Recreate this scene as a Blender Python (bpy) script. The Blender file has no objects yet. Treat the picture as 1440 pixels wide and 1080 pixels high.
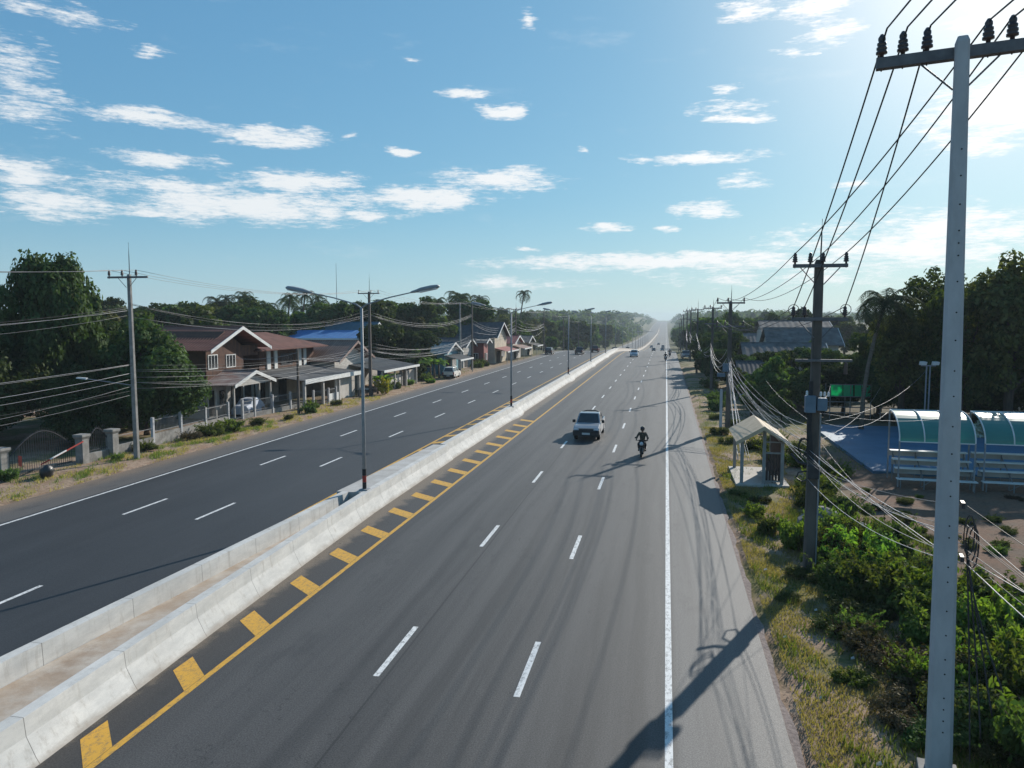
import bpy, bmesh, math, random
import numpy as np
from mathutils import Vector, Matrix
R = math.radians
sc = bpy.context.scene
COL = sc.collection
rng = random.Random(7)
NP = np.random.RandomState(11)

# ------------------------------------------------------------------ terrain
PY_ = [-200, 185, 205, 230, 265, 300, 356, 420, 484, 640, 800, 1187, 1500, 1840, 2600, 6000]
PZ_ = [0, 0, -0.25, -1.15, -2.6, -4.1, -6.5, -8.2, -9.5, -11.6, -13.0, -14.9, -10.5, -5.5, -2.0, -1.0]
def prof(y):
    return np.interp(y, PY_, PZ_)
def sstep(a, b, x):
    t = np.clip((np.asarray(x, float) - a) / (b - a), 0, 1)
    return t * t * (3 - 2 * t)
def terr(x, y):
    """height of the open ground at x, y"""
    d = np.abs(np.asarray(x, float) + 13.4)
    w = sstep(24, 110 - 55*sstep(350, 900, y), d)
    far = 0.5 * sstep(150, 400, y) + 4.5 * sstep(400, 900, y) + 8 * sstep(900, 2200, y)
    return prof(y) * (1 - w) + far * w
def gz(x, y):
    return float(terr(x, y)) - 0.1

# ------------------------------------------------------------------ mesh builder
class MB:
    def __init__(s):
        s.v = []; s.f = []
    def add(s, vs, fs):
        b = len(s.v); s.v += [tuple(p) for p in vs]; s.f += [tuple(i + b for i in f) for f in fs]; return s
    def box(s, x0, x1, y0, y1, z0, z1, rz=0, c=None):
        p = [(x0,y0,z0),(x1,y0,z0),(x1,y1,z0),(x0,y1,z0),(x0,y0,z1),(x1,y0,z1),(x1,y1,z1),(x0,y1,z1)]
        if rz:
            cx, cy = c or ((x0+x1)/2, (y0+y1)/2); ca, sa = math.cos(rz), math.sin(rz)
            p = [(cx+(x-cx)*ca-(y-cy)*sa, cy+(x-cx)*sa+(y-cy)*ca, z) for x, y, z in p]
        return s.add(p, [(0,3,2,1),(4,5,6,7),(0,1,5,4),(1,2,6,5),(2,3,7,6),(3,0,4,7)])
    def hexa(s, p):
        return s.add(p, [(0,3,2,1),(4,5,6,7),(0,1,5,4),(1,2,6,5),(2,3,7,6),(3,0,4,7)])
    def slab(s, q, t):
        """quad q (counter-clockwise seen from outside) thickened inwards by t"""
        q = [Vector(p) for p in q]; n = (q[1]-q[0]).cross(q[3]-q[0]).normalized()
        return s.hexa([p - n*t for p in q] + q)
    def tube(s, pts, rad, n=8, cap=True):
        pts = [Vector(p) for p in pts]
        if not hasattr(rad, '__len__'): rad = [rad]*len(pts)
        b = len(s.v); up = Vector((0,0,1))
        for i, p in enumerate(pts):
            t = (pts[min(i+1,len(pts)-1)] - pts[max(i-1,0)]).normalized()
            a = t.cross(up)
            if a.length < 1e-3: a = t.cross(Vector((1,0,0)))
            a.normalize(); c = t.cross(a)
            for k in range(n):
                w = 2*math.pi*(k+.5)/n
                s.v.append(tuple(p + (a*math.cos(w)+c*math.sin(w))*rad[i]))
        for i in range(len(pts)-1):
            for k in range(n):
                k2 = (k+1) % n
                s.f.append((b+i*n+k, b+i*n+k2, b+(i+1)*n+k2, b+(i+1)*n+k))
        if cap:
            s.f.append(tuple(b+k for k in range(n))[::-1]); e = b+(len(pts)-1)*n
            s.f.append(tuple(e+k for k in range(n)))
        return s
    def lathe(s, prof_, n=12, c=(0,0,0), axis='z'):
        b = len(s.v)
        for r, z in prof_:
            for k in range(n):
                w = 2*math.pi*k/n; p = (r*math.cos(w), r*math.sin(w), z)
                if axis == 'x': p = (p[2], p[0], p[1])
                if axis == 'y': p = (p[0], p[2], p[1])
                s.v.append((p[0]+c[0], p[1]+c[1], p[2]+c[2]))
        for i in range(len(prof_)-1):
            for k in range(n):
                k2 = (k+1) % n
                s.f.append((b+i*n+k, b+i*n+k2, b+(i+1)*n+k2, b+(i+1)*n+k))
        s.f.append(tuple(b+k for k in range(n))[::-1]); e = b+(len(prof_)-1)*n
        s.f.append(tuple(e+k for k in range(n)))
        return s
    def prism(s, poly, x0, x1, taper=0):
        """polygon in (y, z) pushed along x"""
        n = len(poly); b = len(s.v)
        s.v += [(x0, y, z) for y, z in poly] + [(x1, y, z) for y, z in poly]
        s.f.append(tuple(b+i for i in range(n))[::-1]); s.f.append(tuple(b+n+i for i in range(n)))
        for i in range(n):
            j = (i+1) % n; s.f.append((b+i, b+j, b+n+j, b+n+i))
        return s
    def build(s, name, mat, parent=None, loc=None, smooth=False, bevel=0):
        me = bpy.data.meshes.new(name); me.from_pydata(s.v, [], s.f)
        bm = bmesh.new(); bm.from_mesh(me); bmesh.ops.recalc_face_normals(bm, faces=bm.faces)
        if smooth:
            for f in bm.faces: f.smooth = True
        bm.to_mesh(me); bm.free()
        me.materials.append(mat)
        o = bpy.data.objects.new(name, me); COL.objects.link(o)
        if parent: o.parent = parent
        if loc is not None: o.location = loc
        if bevel:
            m = o.modifiers.new('bevel', 'BEVEL'); m.width = bevel; m.segments = 2; m.limit_method = 'ANGLE'; m.angle_limit = R(35)
        return o

def tag(o, label=None, cat=None, group=None, kind=None):
    if label: o['label'] = label
    if cat: o['category'] = cat
    if group: o['group'] = group
    if kind: o['kind'] = kind
    return o
def root(name, label, cat, loc=(0,0,0), rz=0, group=None, kind=None):
    o = bpy.data.objects.new(name, None); COL.objects.link(o)
    o.empty_display_size = .3; o.location = loc; o.rotation_euler = (0,0,rz)
    return tag(o, label, cat, group, kind)
KIDS = {}
def dup(o, loc, rz=0, scale=1, label=None, group=None):
    """copy of a thing with copies of its parts and sub-parts"""
    def cp(a, par):
        c = a.copy(); COL.objects.link(c); c.parent = par
        for ch in KIDS.get(a.name, []): cp(ch, c)
        return c
    if o.name not in KIDS:
        bpy.context.view_layer.update()
        def reg(a):
            KIDS[a.name] = list(a.children)
            for ch in a.children: reg(ch)
        reg(o)
    c = cp(o, None); c.location = loc; c.rotation_euler = (0,0,rz)
    c.scale = scale if hasattr(scale, '__len__') else (scale,)*3
    if label: c['label'] = label
    if group: c['group'] = group
    return c

# ------------------------------------------------------------------ materials
class NT:
    def __init__(s, name):
        s.m = bpy.data.materials.new(name); s.m.use_nodes = True; s.t = s.m.node_tree; s.t.nodes.clear()
        s.out = s.n('ShaderNodeOutputMaterial')
    def n(s, t, **k):
        o = s.t.nodes.new(t)
        for a, b in k.items(): setattr(o, a, b)
        return o
    def l(s, a, b): s.t.links.new(a, b)
    def val(s, x, inp):
        if hasattr(x, 'links') or hasattr(x, 'is_linked'): s.l(x, inp)
        else: inp.default_value = x
    def math(s, op, a, b=0.0, c=None, clamp=False):
        o = s.n('ShaderNodeMath', operation=op, use_clamp=clamp); s.val(a, o.inputs[0]); s.val(b, o.inputs[1])
        if c is not None: s.val(c, o.inputs[2])
        return o.outputs[0]
    def mix(s, f, a, b, mode='MIX'):
        o = s.n('ShaderNodeMix', data_type='RGBA', blend_type=mode)
        s.val(f, o.inputs[0]); s.val(col(a), o.inputs[6]); s.val(col(b), o.inputs[7]); return o.outputs[2]
    def noise(s, vec, scale, detail=5, rough=.6, out=0):
        o = s.n('ShaderNodeTexNoise'); s.l(vec, o.inputs['Vector']); o.inputs['Scale'].default_value = scale
        o.inputs['Detail'].default_value = detail; o.inputs['Roughness'].default_value = rough; return o.outputs[out]
    def ss(s, x, a, b):
        o = s.n('ShaderNodeMapRange', interpolation_type='SMOOTHSTEP'); s.val(x, o.inputs[0])
        o.inputs[1].default_value = a; o.inputs[2].default_value = b; return o.outputs[0]
    def map(s, vec, scale=(1,1,1), loc=(0,0,0)):
        o = s.n('ShaderNodeMapping'); s.l(vec, o.inputs[0]); o.inputs['Scale'].default_value = scale; o.inputs['Location'].default_value = loc
        return o.outputs[0]
    def bsdf(s, color, rough=.8, metal=0, spec=.3, normal=None):
        p = s.n('ShaderNodeBsdfPrincipled'); s.val(col(color), p.inputs['Base Color']); s.val(rough, p.inputs['Roughness'])
        p.inputs['Metallic'].default_value = metal; p.inputs['Specular IOR Level'].default_value = spec
        if normal is not None: s.l(normal, p.inputs['Normal'])
        s.l(p.outputs[0], s.out.inputs[0]); return p
    def bump(s, h, strength=.3, dist=.02):
        b = s.n('ShaderNodeBump'); s.l(h, b.inputs['Height']); b.inputs['Strength'].default_value = strength; b.inputs['Distance'].default_value = dist
        return b.outputs[0]
def col(c):
    if isinstance(c, (tuple, list)): return tuple(c)[:3] + (1,)
    return c
def mat(name, c1, c2=None, scale=3, rough=.75, metal=0, spec=.3, stretch=(1,1,1), bump=.15, grime_dapple=.0, gcol=(.06,.05,.04), pos=False, detail=6):
    t = NT(name); tc = t.n('ShaderNodeTexCoord')
    v = t.n('ShaderNodeNewGeometry').outputs['Position'] if pos else tc.outputs['Object']
    v = t.map(v, stretch)
    if c2 is None: c2 = tuple(x*.75 for x in c1)
    n1 = t.noise(v, scale, detail); c = t.mix(t.ss(n1, .3, .7), c1, c2)
    if grime_dapple:
        n2 = t.noise(v, scale*.35, 6, .7); c = t.mix(t.math('MULTIPLY', t.ss(n2, .5, .75), grime_dapple), c, gcol)
    nb = t.bump(t.noise(v, scale*6, 3), bump) if bump else None
    t.bsdf(c, rough, metal, spec, nb); return t.m
def stripes(name, c1, c2, period, axis, width=.12, rough=.8, line=(.03,.02,.015), scale=2, spec=.2, stretch=(1,1,1)):
    """boards or tiles: joint lines every period metres along one object axis, mottled between"""
    t = NT(name); o = t.n('ShaderNodeTexCoord').outputs['Object']; sp = t.n('ShaderNodeSeparateXYZ'); t.l(o, sp.inputs[0])
    a = sp.outputs['XYZ'.index(axis)]; q = t.math('DIVIDE', a, period); fr = t.math('FRACT', q)
    wn = t.n('ShaderNodeTexWhiteNoise', noise_dimensions='1D'); t.l(t.math('FLOOR', q), wn.inputs['W'])
    n1 = t.noise(t.map(o, stretch), scale, 6, .65)
    f = t.math('ADD', t.math('MULTIPLY', wn.outputs[0], .5), t.math('MULTIPLY', t.ss(n1, .3, .7), .6), clamp=True)
    c = t.mix(f, c1, c2); c = t.mix(t.math('LESS_THAN', fr, width), c, line)
    t.bsdf(c, rough, 0, spec); return t.m
def leaf(name, c1, c2, trans=.35, gloss=.02):
    t = NT(name); g = t.n('ShaderNodeNewGeometry'); oi = t.n('ShaderNodeObjectInfo')
    c = t.mix(g.outputs['Random Per Island'], c1, c2)
    h = t.n('ShaderNodeHueSaturation'); t.l(c, h.inputs['Color'])
    t.l(t.math('ADD', t.math('MULTIPLY', oi.outputs['Random'], .05), .475), h.inputs['Hue'])
    t.l(t.math('ADD', t.math('MULTIPLY', oi.outputs['Random'], .9), .6), h.inputs['Value'])
    d = t.n('ShaderNodeBsdfDiffuse'); tr = t.n('ShaderNodeBsdfTranslucent'); gl = t.n('ShaderNodeBsdfGlossy')
    gl.inputs['Roughness'].default_value = .55; gl.inputs['Color'].default_value = (.6,.65,.6,1)
    t.l(h.outputs[0], d.inputs[0]); t.l(t.mix(1, h.outputs[0], (1.2,1.35,.5), 'MULTIPLY'), tr.inputs[0])
    m1 = t.n('ShaderNodeMixShader'); m1.inputs[0].default_value = trans; t.l(d.outputs[0], m1.inputs[1]); t.l(tr.outputs[0], m1.inputs[2])
    m2 = t.n('ShaderNodeMixShader'); m2.inputs[0].default_value = gloss; t.l(m1.outputs[0], m2.inputs[1]); t.l(gl.outputs[0], m2.inputs[2])
    t.l(m2.outputs[0], t.out.inputs[0]); return t.m

def road_mat():
    t = NT('asphalt'); P = t.n('ShaderNodeNewGeometry').outputs['Position']
    sp = t.n('ShaderNodeSeparateXYZ'); t.l(P, sp.inputs[0]); x, y = sp.outputs[0], sp.outputs[1]
    wob = t.math('MULTIPLY', t.math('SUBTRACT', t.noise(t.map(P, (.3,.05,1)), 1, 3), .5), 1.4)
    xw = t.math('ADD', x, wob)
    cw = t.n('ShaderNodeCombineXYZ'); t.l(xw, cw.inputs[0]); t.l(t.math('MULTIPLY', y, .02), cw.inputs[1])
    streak = t.ss(t.noise(cw.outputs[0], 1.25, 5, .6), .35, .72)
    blot = t.noise(t.map(P, (.35,.12,1)), 1, 5)
    grain = t.noise(P, 30, 4, .75); speck = t.noise(P, 9, 4, .7); patch = t.noise(t.map(P, (.9,.25,1)), 1, 6, .7)
    right = t.mix(streak, (.070,.068,.066), (.036,.036,.036))
    left = t.mix(t.math('MULTIPLY', streak, .45), t.mix(t.ss(blot, .3, .7), (.029,.031,.034), (.040,.042,.045)), (.022,.023,.025))
    isr = t.ss(x, -13.5, -13.0)
    c = t.mix(isr, left, right)
    # inner strip by the median, laid darker, dusty against the barrier foot
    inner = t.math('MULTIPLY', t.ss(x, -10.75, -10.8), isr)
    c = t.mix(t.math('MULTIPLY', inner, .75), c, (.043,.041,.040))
    dj = t.math('ADD', x, t.math('MULTIPLY', t.math('SUBTRACT', t.noise(P, 1.6, 5), .5), 1.1))
    c = t.mix(t.math('MULTIPLY', t.math('MULTIPLY', t.ss(dj, -11.65, -12.1), isr), .8), c, (.17,.135,.10))
    # older, paler shoulders
    sh = t.ss(x, .28, .42)
    shc = t.mix(streak, (.108,.106,.102), (.066,.066,.066))
    c = t.mix(sh, c, shc)
    shl = t.ss(x, -27.25, -27.45)
    c = t.mix(shl, c, t.mix(t.ss(dj, -28.2, -29.9), (.10,.092,.085), (.19,.14,.10)))
    c = t.mix(t.math('MULTIPLY', t.ss(patch, .55, .68), .4), c, (.026,.027,.028))
    c = t.mix(t.math('MULTIPLY', t.math('MULTIPLY', t.ss(patch, .42, .3), .25), isr), c, (.095,.09,.085))
    vo = t.n('ShaderNodeTexVoronoi', feature='DISTANCE_TO_EDGE'); vo.inputs['Scale'].default_value = 1
    pw = t.n('ShaderNodeVectorMath', operation='ADD'); t.l(t.map(P, (.16,.09,1)), pw.inputs[0]); t.l(t.noise(P, .8, 4, .6, 1), pw.inputs[1]); t.l(pw.outputs[0], vo.inputs['Vector'])
    crack = t.math('MULTIPLY', t.math('LESS_THAN', vo.outputs['Distance'], .0032), t.ss(blot, .48, .56))
    c = t.mix(t.math('MULTIPLY', crack, .6), c, (.016,.016,.016))
    # longitudinal paving seam and an old crack line
    seam = t.math('LESS_THAN', t.math('ABSOLUTE', t.math('ADD', t.math('ADD', x, 6.48), t.math('MULTIPLY', wob, .06))), .028)
    c = t.mix(t.math('MULTIPLY', seam, .65), c, (.015,.015,.016))
    c = t.mix(t.math('MULTIPLY', t.ss(speck, .62, .8), .3), c, (.10,.10,.10))
    c = t.mix(.7, c, t.mix(1, c, t.mix(t.ss(grain, .34, .66), (.35,.35,.35), (1.75,1.75,1.75)), 'MULTIPLY'))
    rough = t.math('ADD', t.math('MULTIPLY', speck, .2), .52)
    t.bsdf(c, rough, 0, .36, t.bump(grain, .35, .012)); return t.m

def ground_mat():
    t = NT('ground'); P = t.n('ShaderNodeNewGeometry').outputs['Position']
    sp = t.n('ShaderNodeSeparateXYZ'); t.l(P, sp.inputs[0]); x, y = sp.outputs[0], sp.outputs[1]
    big = t.noise(P, .22, 6, .65); mid = t.noise(P, .9, 6, .65); fine = t.noise(P, 7, 5, .7); peb = t.noise(P, 26, 3, .7)
    soil = t.mix(t.ss(mid, .3, .7), (.29,.185,.125), (.42,.315,.235))
    soil = t.mix(t.ss(fine, .45, .7), soil, (.15,.105,.075))
    grass = t.mix(t.ss(fine, .35, .65), (.085,.10,.03), (.20,.17,.075))
    f = t.ss(big, .42, .6)
    # bare yard beside the stands on the right; bare sandy verge on the left
    bare = t.math('MULTIPLY', t.ss(x, 7.5, 10), t.math('MULTIPLY', t.ss(y, 17, 22), t.ss(y, 60, 48)))
    lv = t.math('MULTIPLY', t.ss(x, -37, -34), t.ss(x, -28, -30))
    f = t.math('MULTIPLY', f, t.math('SUBTRACT', 1, t.math('MULTIPLY', bare, .95)))
    f = t.math('MULTIPLY', f, t.math('SUBTRACT', 1, t.math('MULTIPLY', lv, .85)))
    c = t.mix(f, soil, grass)
    c = t.mix(t.math('MULTIPLY', bare, .7), c, t.mix(t.ss(mid, .35, .65), (.135,.072,.048), (.05,.032,.024)))
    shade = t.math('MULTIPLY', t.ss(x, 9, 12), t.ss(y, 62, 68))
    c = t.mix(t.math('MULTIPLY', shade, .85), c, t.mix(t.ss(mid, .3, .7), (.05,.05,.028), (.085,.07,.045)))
    farg = t.ss(y, 110, 190)
    c = t.mix(t.math('MULTIPLY', farg, .95), c, t.mix(t.ss(mid, .3, .7), (.06,.075,.03), (.12,.11,.05)))
    c = t.mix(.5, c, t.mix(1, c, t.mix(peb, (.4,.4,.4), (1.5,1.5,1.5)), 'MULTIPLY'))
    t.bsdf(c, .95, 0, .1, t.bump(fine, .6, .06)); return t.m

def concrete_barrier_mat():
    t = NT('barrier_concrete'); P = t.n('ShaderNodeNewGeometry').outputs['Position']
    sp = t.n('ShaderNodeSeparateXYZ'); t.l(P, sp.inputs[0]); y, z = sp.outputs[1], sp.outputs[2]
    n1 = t.noise(t.map(P, (1,.5,1.6)), 1.6, 7, .7); n2 = t.noise(t.map(P, (3,3,.5)), 1.5, 5, .7); n3 = t.noise(P, 14, 4)
    c = t.mix(t.ss(n1, .3, .7), (.46,.455,.435), (.62,.605,.57))
    wn = t.n('ShaderNodeTexWhiteNoise', noise_dimensions='1D'); t.l(t.math('FLOOR', t.math('DIVIDE', y, 2.95)), wn.inputs['W'])
    c = t.mix(t.math('MULTIPLY', wn.outputs[0], .25), c, (.36,.36,.34))
    c = t.mix(t.math('MULTIPLY', t.ss(n2, .52, .78), .55), c, (.25,.22,.18))
    c = t.mix(t.math('MULTIPLY', t.ss(n3, .6, .8), .25), c, (.24,.23,.21))
    fr = t.math('FRACT', t.math('DIVIDE', y, 2.95)); jn = t.math('LESS_THAN', fr, .0065)
    c = t.mix(t.math('MULTIPLY', jn, .7), c, (.08,.075,.07))
    foot = t.math('MULTIPLY', t.ss(t.math('ADD', z, t.math('MULTIPLY', n1, .3)), .34, .14), .6)
    c = t.mix(foot, c, (.24,.19,.14))
    t.bsdf(c, .85, 0, .25, t.bump(n3, .25, .01)); return t.m

M = {}
M['asphalt'] = road_mat(); M['ground'] = ground_mat(); M['barrier'] = concrete_barrier_mat()
M['fill'] = mat('median_fill', (.48,.43,.37), (.36,.28,.21), 1.2, .95, pos=True, bump=.4, grime_dapple=1.0, gcol=(.25,.175,.12))
M['fill2'] = mat('median_topping', (.46,.45,.43), (.36,.34,.31), 1.4, .9, pos=True, bump=.3, grime_dapple=.3)
def paint(name, c, wear=.45):
    t = NT(name); P = t.n('ShaderNodeNewGeometry').outputs['Position']
    n = t.noise(t.map(P, (2,1,1)), 5, 6, .75); n2 = t.noise(P, 40, 3, .7)
    w = t.math('MULTIPLY', t.ss(t.math('ADD', t.math('MULTIPLY', n, .7), t.math('MULTIPLY', n2, .35)), .50, .64), wear)
    t.bsdf(t.mix(w, c, (.10,.10,.10)), .6, 0, .3); return t.m
M['white_paint'] = paint('white_road_paint', (.70,.70,.68), .75)
M['yellow_paint'] = paint('yellow_road_paint', (.62,.34,.045), .6)
M['gravel_edge'] = mat('gravel_edge', (.26,.21,.19), (.14,.11,.10), 9, .95, pos=True, bump=.8)
M['pole_concrete'] = mat('pole_concrete', (.46,.46,.465), (.37,.37,.38), 2.5, .85, stretch=(1,1,.4), bump=.12, grime_dapple=.6, gcol=(.27,.26,.245))
M['old_concrete'] = mat('weathered_concrete', (.30,.29,.27), (.19,.18,.165), 2.5, .9, grime_dapple=.6, gcol=(.07,.065,.06))
M['pole_dark'] = mat('dark_weathered_pole', (.135,.115,.10), (.08,.068,.06), 2.5, .9, stretch=(1,1,.3), grime_dapple=.4)
M['steel'] = mat('galvanised_steel', (.31,.32,.33), (.24,.25,.26), 4, .6, .1, .4, bump=.03)
M['dark_steel'] = mat('dark_steel', (.06,.06,.065), (.04,.04,.045), 4, .55, .3, bump=.03)
M['arm_steel'] = mat('crossarm_steel', (.16,.155,.16), (.11,.105,.11), 4, .6, .3, bump=.05)
M['insulator'] = mat('brown_glazed_insulator', (.05,.03,.028), (.07,.045,.04), 5, .3, 0, .5, bump=0)
M['wire'] = mat('black_wire', (.028,.028,.03), (.045,.045,.047), 2, .6, bump=0)
M['wire_grey'] = mat('grey_cable', (.16,.16,.165), (.22,.22,.22), 2, .5, bump=0)
M['wire_pale'] = mat('pale_cable', (.42,.42,.43), (.32,.32,.33), 2, .5, bump=0)
M['blue_box'] = mat('blue_grey_box', (.13,.19,.25), (.10,.15,.20), 3, .5)
M['white'] = mat('white_paint', (.70,.70,.68), (.60,.60,.57), 2, .6, grime_dapple=.2, gcol=(.35,.32,.28))
M['offwhite_wall'] = mat('offwhite_render', (.46,.44,.41), (.36,.34,.31), 1.4, .85, grime_dapple=.4, gcol=(.20,.17,.14))
M['pale_wall'] = mat('pale_render', (.52,.49,.45), (.42,.39,.35), 1.3, .9, grime_dapple=.4, gcol=(.22,.19,.16))
M['wood_wall'] = stripes('dark_board_wall', (.14,.07,.045), (.075,.04,.03), .22, 'Y', .08)
M['wood_wall_x'] = stripes('dark_board_side_wall', (.10,.055,.038), (.055,.032,.025), .22, 'X', .08)
M['rust_roof'] = mat('rusty_corrugated_roof', (.30,.135,.10), (.19,.085,.065), .9, .85, spec=.08, stretch=(.5,2.5,1), bump=.05, grime_dapple=.5, gcol=(.26,.17,.14))
M['dark_roof'] = mat('dark_rusted_roof', (.17,.085,.07), (.11,.06,.05), 1.1, .85, spec=.08, bump=.05, grime_dapple=.4, gcol=(.17,.11,.09))
M['grey_roof'] = mat('grey_sheet_roof', (.16,.155,.15), (.09,.088,.085), .9, .85, spec=.08, bump=.05, grime_dapple=.4, gcol=(.30,.29,.28))
M['slate_roof'] = mat('slate_grey_roof', (.09,.10,.105), (.06,.066,.072), 1, .85, spec=.08, bump=.05)
M['tile_roof'] = stripes('brown_tile_roof', (.34,.20,.15), (.23,.14,.105), .3, 'X', .12, line=(.08,.05,.04))
M['porch_roof'] = mat('worn_porch_roof', (.26,.16,.135), (.34,.28,.25), 1.2, .85, spec=.1, bump=.05, grime_dapple=.5, gcol=(.15,.09,.07))
M['blue_wall'] = mat('blue_render', (.05,.20,.44), (.035,.15,.36), 1.2, .8)
M['teal_roof'] = mat('teal_sheet_roof', (.05,.13,.17), (.04,.10,.13), 1.2, .6)
M['teal_wall'] = mat('teal_render', (.12,.30,.36), (.09,.22,.28), 1.2, .8)
M['cream_wall'] = mat('cream_render', (.50,.44,.33), (.40,.35,.27), 1.2, .8, grime_dapple=.3)
M['red_awning'] = mat('red_sheet_awning', (.28,.08,.07), (.20,.06,.055), 1.2, .6)
M['glass'] = mat('dark_window_glass', (.02,.025,.03), (.03,.035,.04), 2, .08, 0, .6, bump=0)
M['opening'] = mat('dim_interior', (.03,.028,.026), (.02,.019,.018), 2, .9, bump=0)
M['tan_roof'] = mat('tan_shelter_roof', (.54,.43,.30), (.45,.35,.24), 2, .8, grime_dapple=.2)
M['grey_paint'] = mat('grey_painted_timber', (.30,.30,.29), (.24,.24,.235), 3, .7)
M['slat'] = mat('dark_slats', (.05,.035,.03), (.085,.055,.045), 5, .8)
M['rail'] = mat('grey_rail', (.22,.22,.22), (.15,.15,.15), 3, .7)
M['court'] = mat('blue_court', (.075,.165,.25), (.05,.125,.20), .5, .65, pos=True, grime_dapple=.4, gcol=(.12,.24,.33), bump=.05)  # paler blue patches are sun dapples painted into the court colour
M['stone'] = mat('grey_boulder', (.24,.23,.22), (.15,.145,.14), 2.5, .95, bump=.5)
M['bark'] = mat('bark', (.10,.075,.055), (.055,.042,.033), 4, .95, stretch=(1,1,.3), bump=.5)
M['palm_bark'] = mat('palm_bark', (.17,.14,.11), (.10,.08,.06), 6, .95, stretch=(.4,.4,2), bump=.3)
M['rubber'] = mat('tyre_rubber', (.02,.02,.02), (.03,.03,.03), 6, .85, bump=.05)
M['black_plastic'] = mat('black_plastic', (.018,.018,.02), (.028,.028,.03), 6, .5, bump=.03)
def green_sheet(name, c, tr):
    t = NT(name); v = t.n('ShaderNodeTexCoord').outputs['Object']; cc = t.mix(t.noise(v, 1.2, 5), c, tuple(a*.75 for a in c))
    p = t.bsdf(cc, .3, 0, .5); tl = t.n('ShaderNodeBsdfTranslucent'); t.l(cc, tl.inputs[0])
    m = t.n('ShaderNodeMixShader'); m.inputs[0].default_value = tr; t.l(p.outputs[0], m.inputs[1]); t.l(tl.outputs[0], m.inputs[2]); t.l(m.outputs[0], t.out.inputs[0]); return t.m
M['poly'] = green_sheet('green_roof_sheet', (.10,.36,.31), .4)
M['net'] = green_sheet('green_shade_net', (.03,.66,.32), .65)
def carpaint(name, c): return mat(name, c, tuple(a*.93 for a in c), 2, .28, .25, .5, bump=0, grime_dapple=.25, gcol=tuple(a*.6 for a in c))
M['silver'] = carpaint('silver_car_paint', (.30,.32,.35)); M['carwhite'] = carpaint('white_car_paint', (.62,.61,.57))
M['carblue'] = carpaint('pale_blue_car_paint', (.30,.40,.48)); M['cardark'] = carpaint('dark_car_paint', (.03,.032,.04))
M['carred'] = carpaint('dark_red_car_paint', (.16,.04,.035)); M['cargrey'] = carpaint('grey_car_paint', (.14,.15,.16))
M['lamp_glass'] = mat('headlamp_glass', (.65,.67,.68), (.55,.57,.6), 5, .1, 0, .6, bump=0)
M['tail_red'] = mat('tail_lamp', (.35,.02,.02), (.28,.02,.02), 5, .2, 0, .5, bump=0)
M['plate'] = mat('number_plate', (.6,.6,.58), (.5,.5,.48), 5, .5, bump=0)
M['rim'] = mat('alloy_rim', (.4,.4,.41), (.3,.3,.31), 5, .35, .7, bump=0)
M['skin'] = mat('skin', (.36,.20,.13), (.30,.165,.11), 8, .6, bump=0)
M['jacket'] = mat('olive_jacket', (.075,.07,.05), (.05,.047,.035), 6, .9)
M['trouser'] = mat('dark_trousers', (.025,.027,.035), (.018,.02,.025), 6, .9)
M['helmet'] = mat('black_helmet', (.015,.015,.017), (.02,.02,.022), 4, .2, 0, .6, bump=0)
M['tarp'] = mat('pale_blue_tarp', (.35,.42,.55), (.50,.53,.58), 2, .6, bump=.4)
M['redcloth'] = mat('red_cloth', (.55,.10,.07), (.45,.07,.05), 4, .8)
M['rubbish'] = mat('black_plastic_bag', (.02,.02,.022), (.03,.03,.032), 6, .35, 0, .5, bump=.6)
M['band_red'] = mat('red_band', (.40,.05,.035), (.32,.04,.03), 4, .6)
M['leaf_dark'] = leaf('dark_leaf', (.030,.046,.017), (.066,.090,.031), .28, .012)
M['leaf_mid'] = leaf('mid_leaf', (.04,.07,.018), (.10,.135,.038), .4)
M['leaf_olive'] = leaf('olive_leaf', (.055,.065,.02), (.125,.125,.04), .38)
M['leaf_bright'] = leaf('bright_leaf', (.085,.15,.025), (.19,.26,.05), .48)
M['leaf_dry'] = leaf('dry_leaf', (.12,.085,.045), (.06,.045,.028), .2, .02)
M['leaf_weed'] = leaf('weed_leaf', (.06,.095,.02), (.15,.18,.045), .45)
M['leaf_yellow'] = leaf('yellow_leaf', (.34,.25,.03), (.24,.22,.04), .35)
M['palm_leaf'] = leaf('palm_leaf', (.03,.05,.017), (.065,.085,.03), .25, .03)
M['leaf_white'] = leaf('white_blossom', (.55,.55,.48), (.35,.38,.28), .2)
M['grass_dry'] = leaf('dry_grass_blade', (.42,.34,.14), (.26,.21,.085), .4, .02)
M['grass_green'] = leaf('green_grass_blade', (.09,.13,.03), (.16,.18,.05), .4, .02)

# ------------------------------------------------------------------ ground and roads
def ylist():
    ys = list(np.arange(-40, 200, 4.0)) + list(np.arange(200, 520, 8.0)) + list(np.arange(520, 1300, 30.0)) + list(np.arange(1300, 4001, 150.0))
    return ys
YS = ylist()
xs = [-2500,-1800,-1200,-800,-500,-350,-250,-180,-140,-110,-90] + list(np.arange(-76,-31.9,2)) + [-30.6,-29.9] + [-26,-20,-13,-6,0] + [2.75,3.4] + list(np.arange(4.4,40,1.2)) + [44,50,58,68,80,95,115,140,180,250,350,500,800,1200,1800,2500]
XX, YY = np.meshgrid(xs, YS)
ZZ = terr(XX, YY) - .1
inroad = (XX > -30.2) & (XX < 2.9)
ZZ = np.where(inroad, prof(YY) - .25, ZZ)
off = np.clip(np.maximum(XX - 3.2, -30.8 - XX) / 2, 0, 1)
ZZ = ZZ + off * .10 * (np.sin(XX*1.9 + 1.3*np.sin(YY*.7)) * np.sin(YY*.83 + XX*.4)) - .18 * sstep(3.2, 7, XX) * sstep(30, 5, YY)
nx, ny = len(xs), len(YS)
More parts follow.
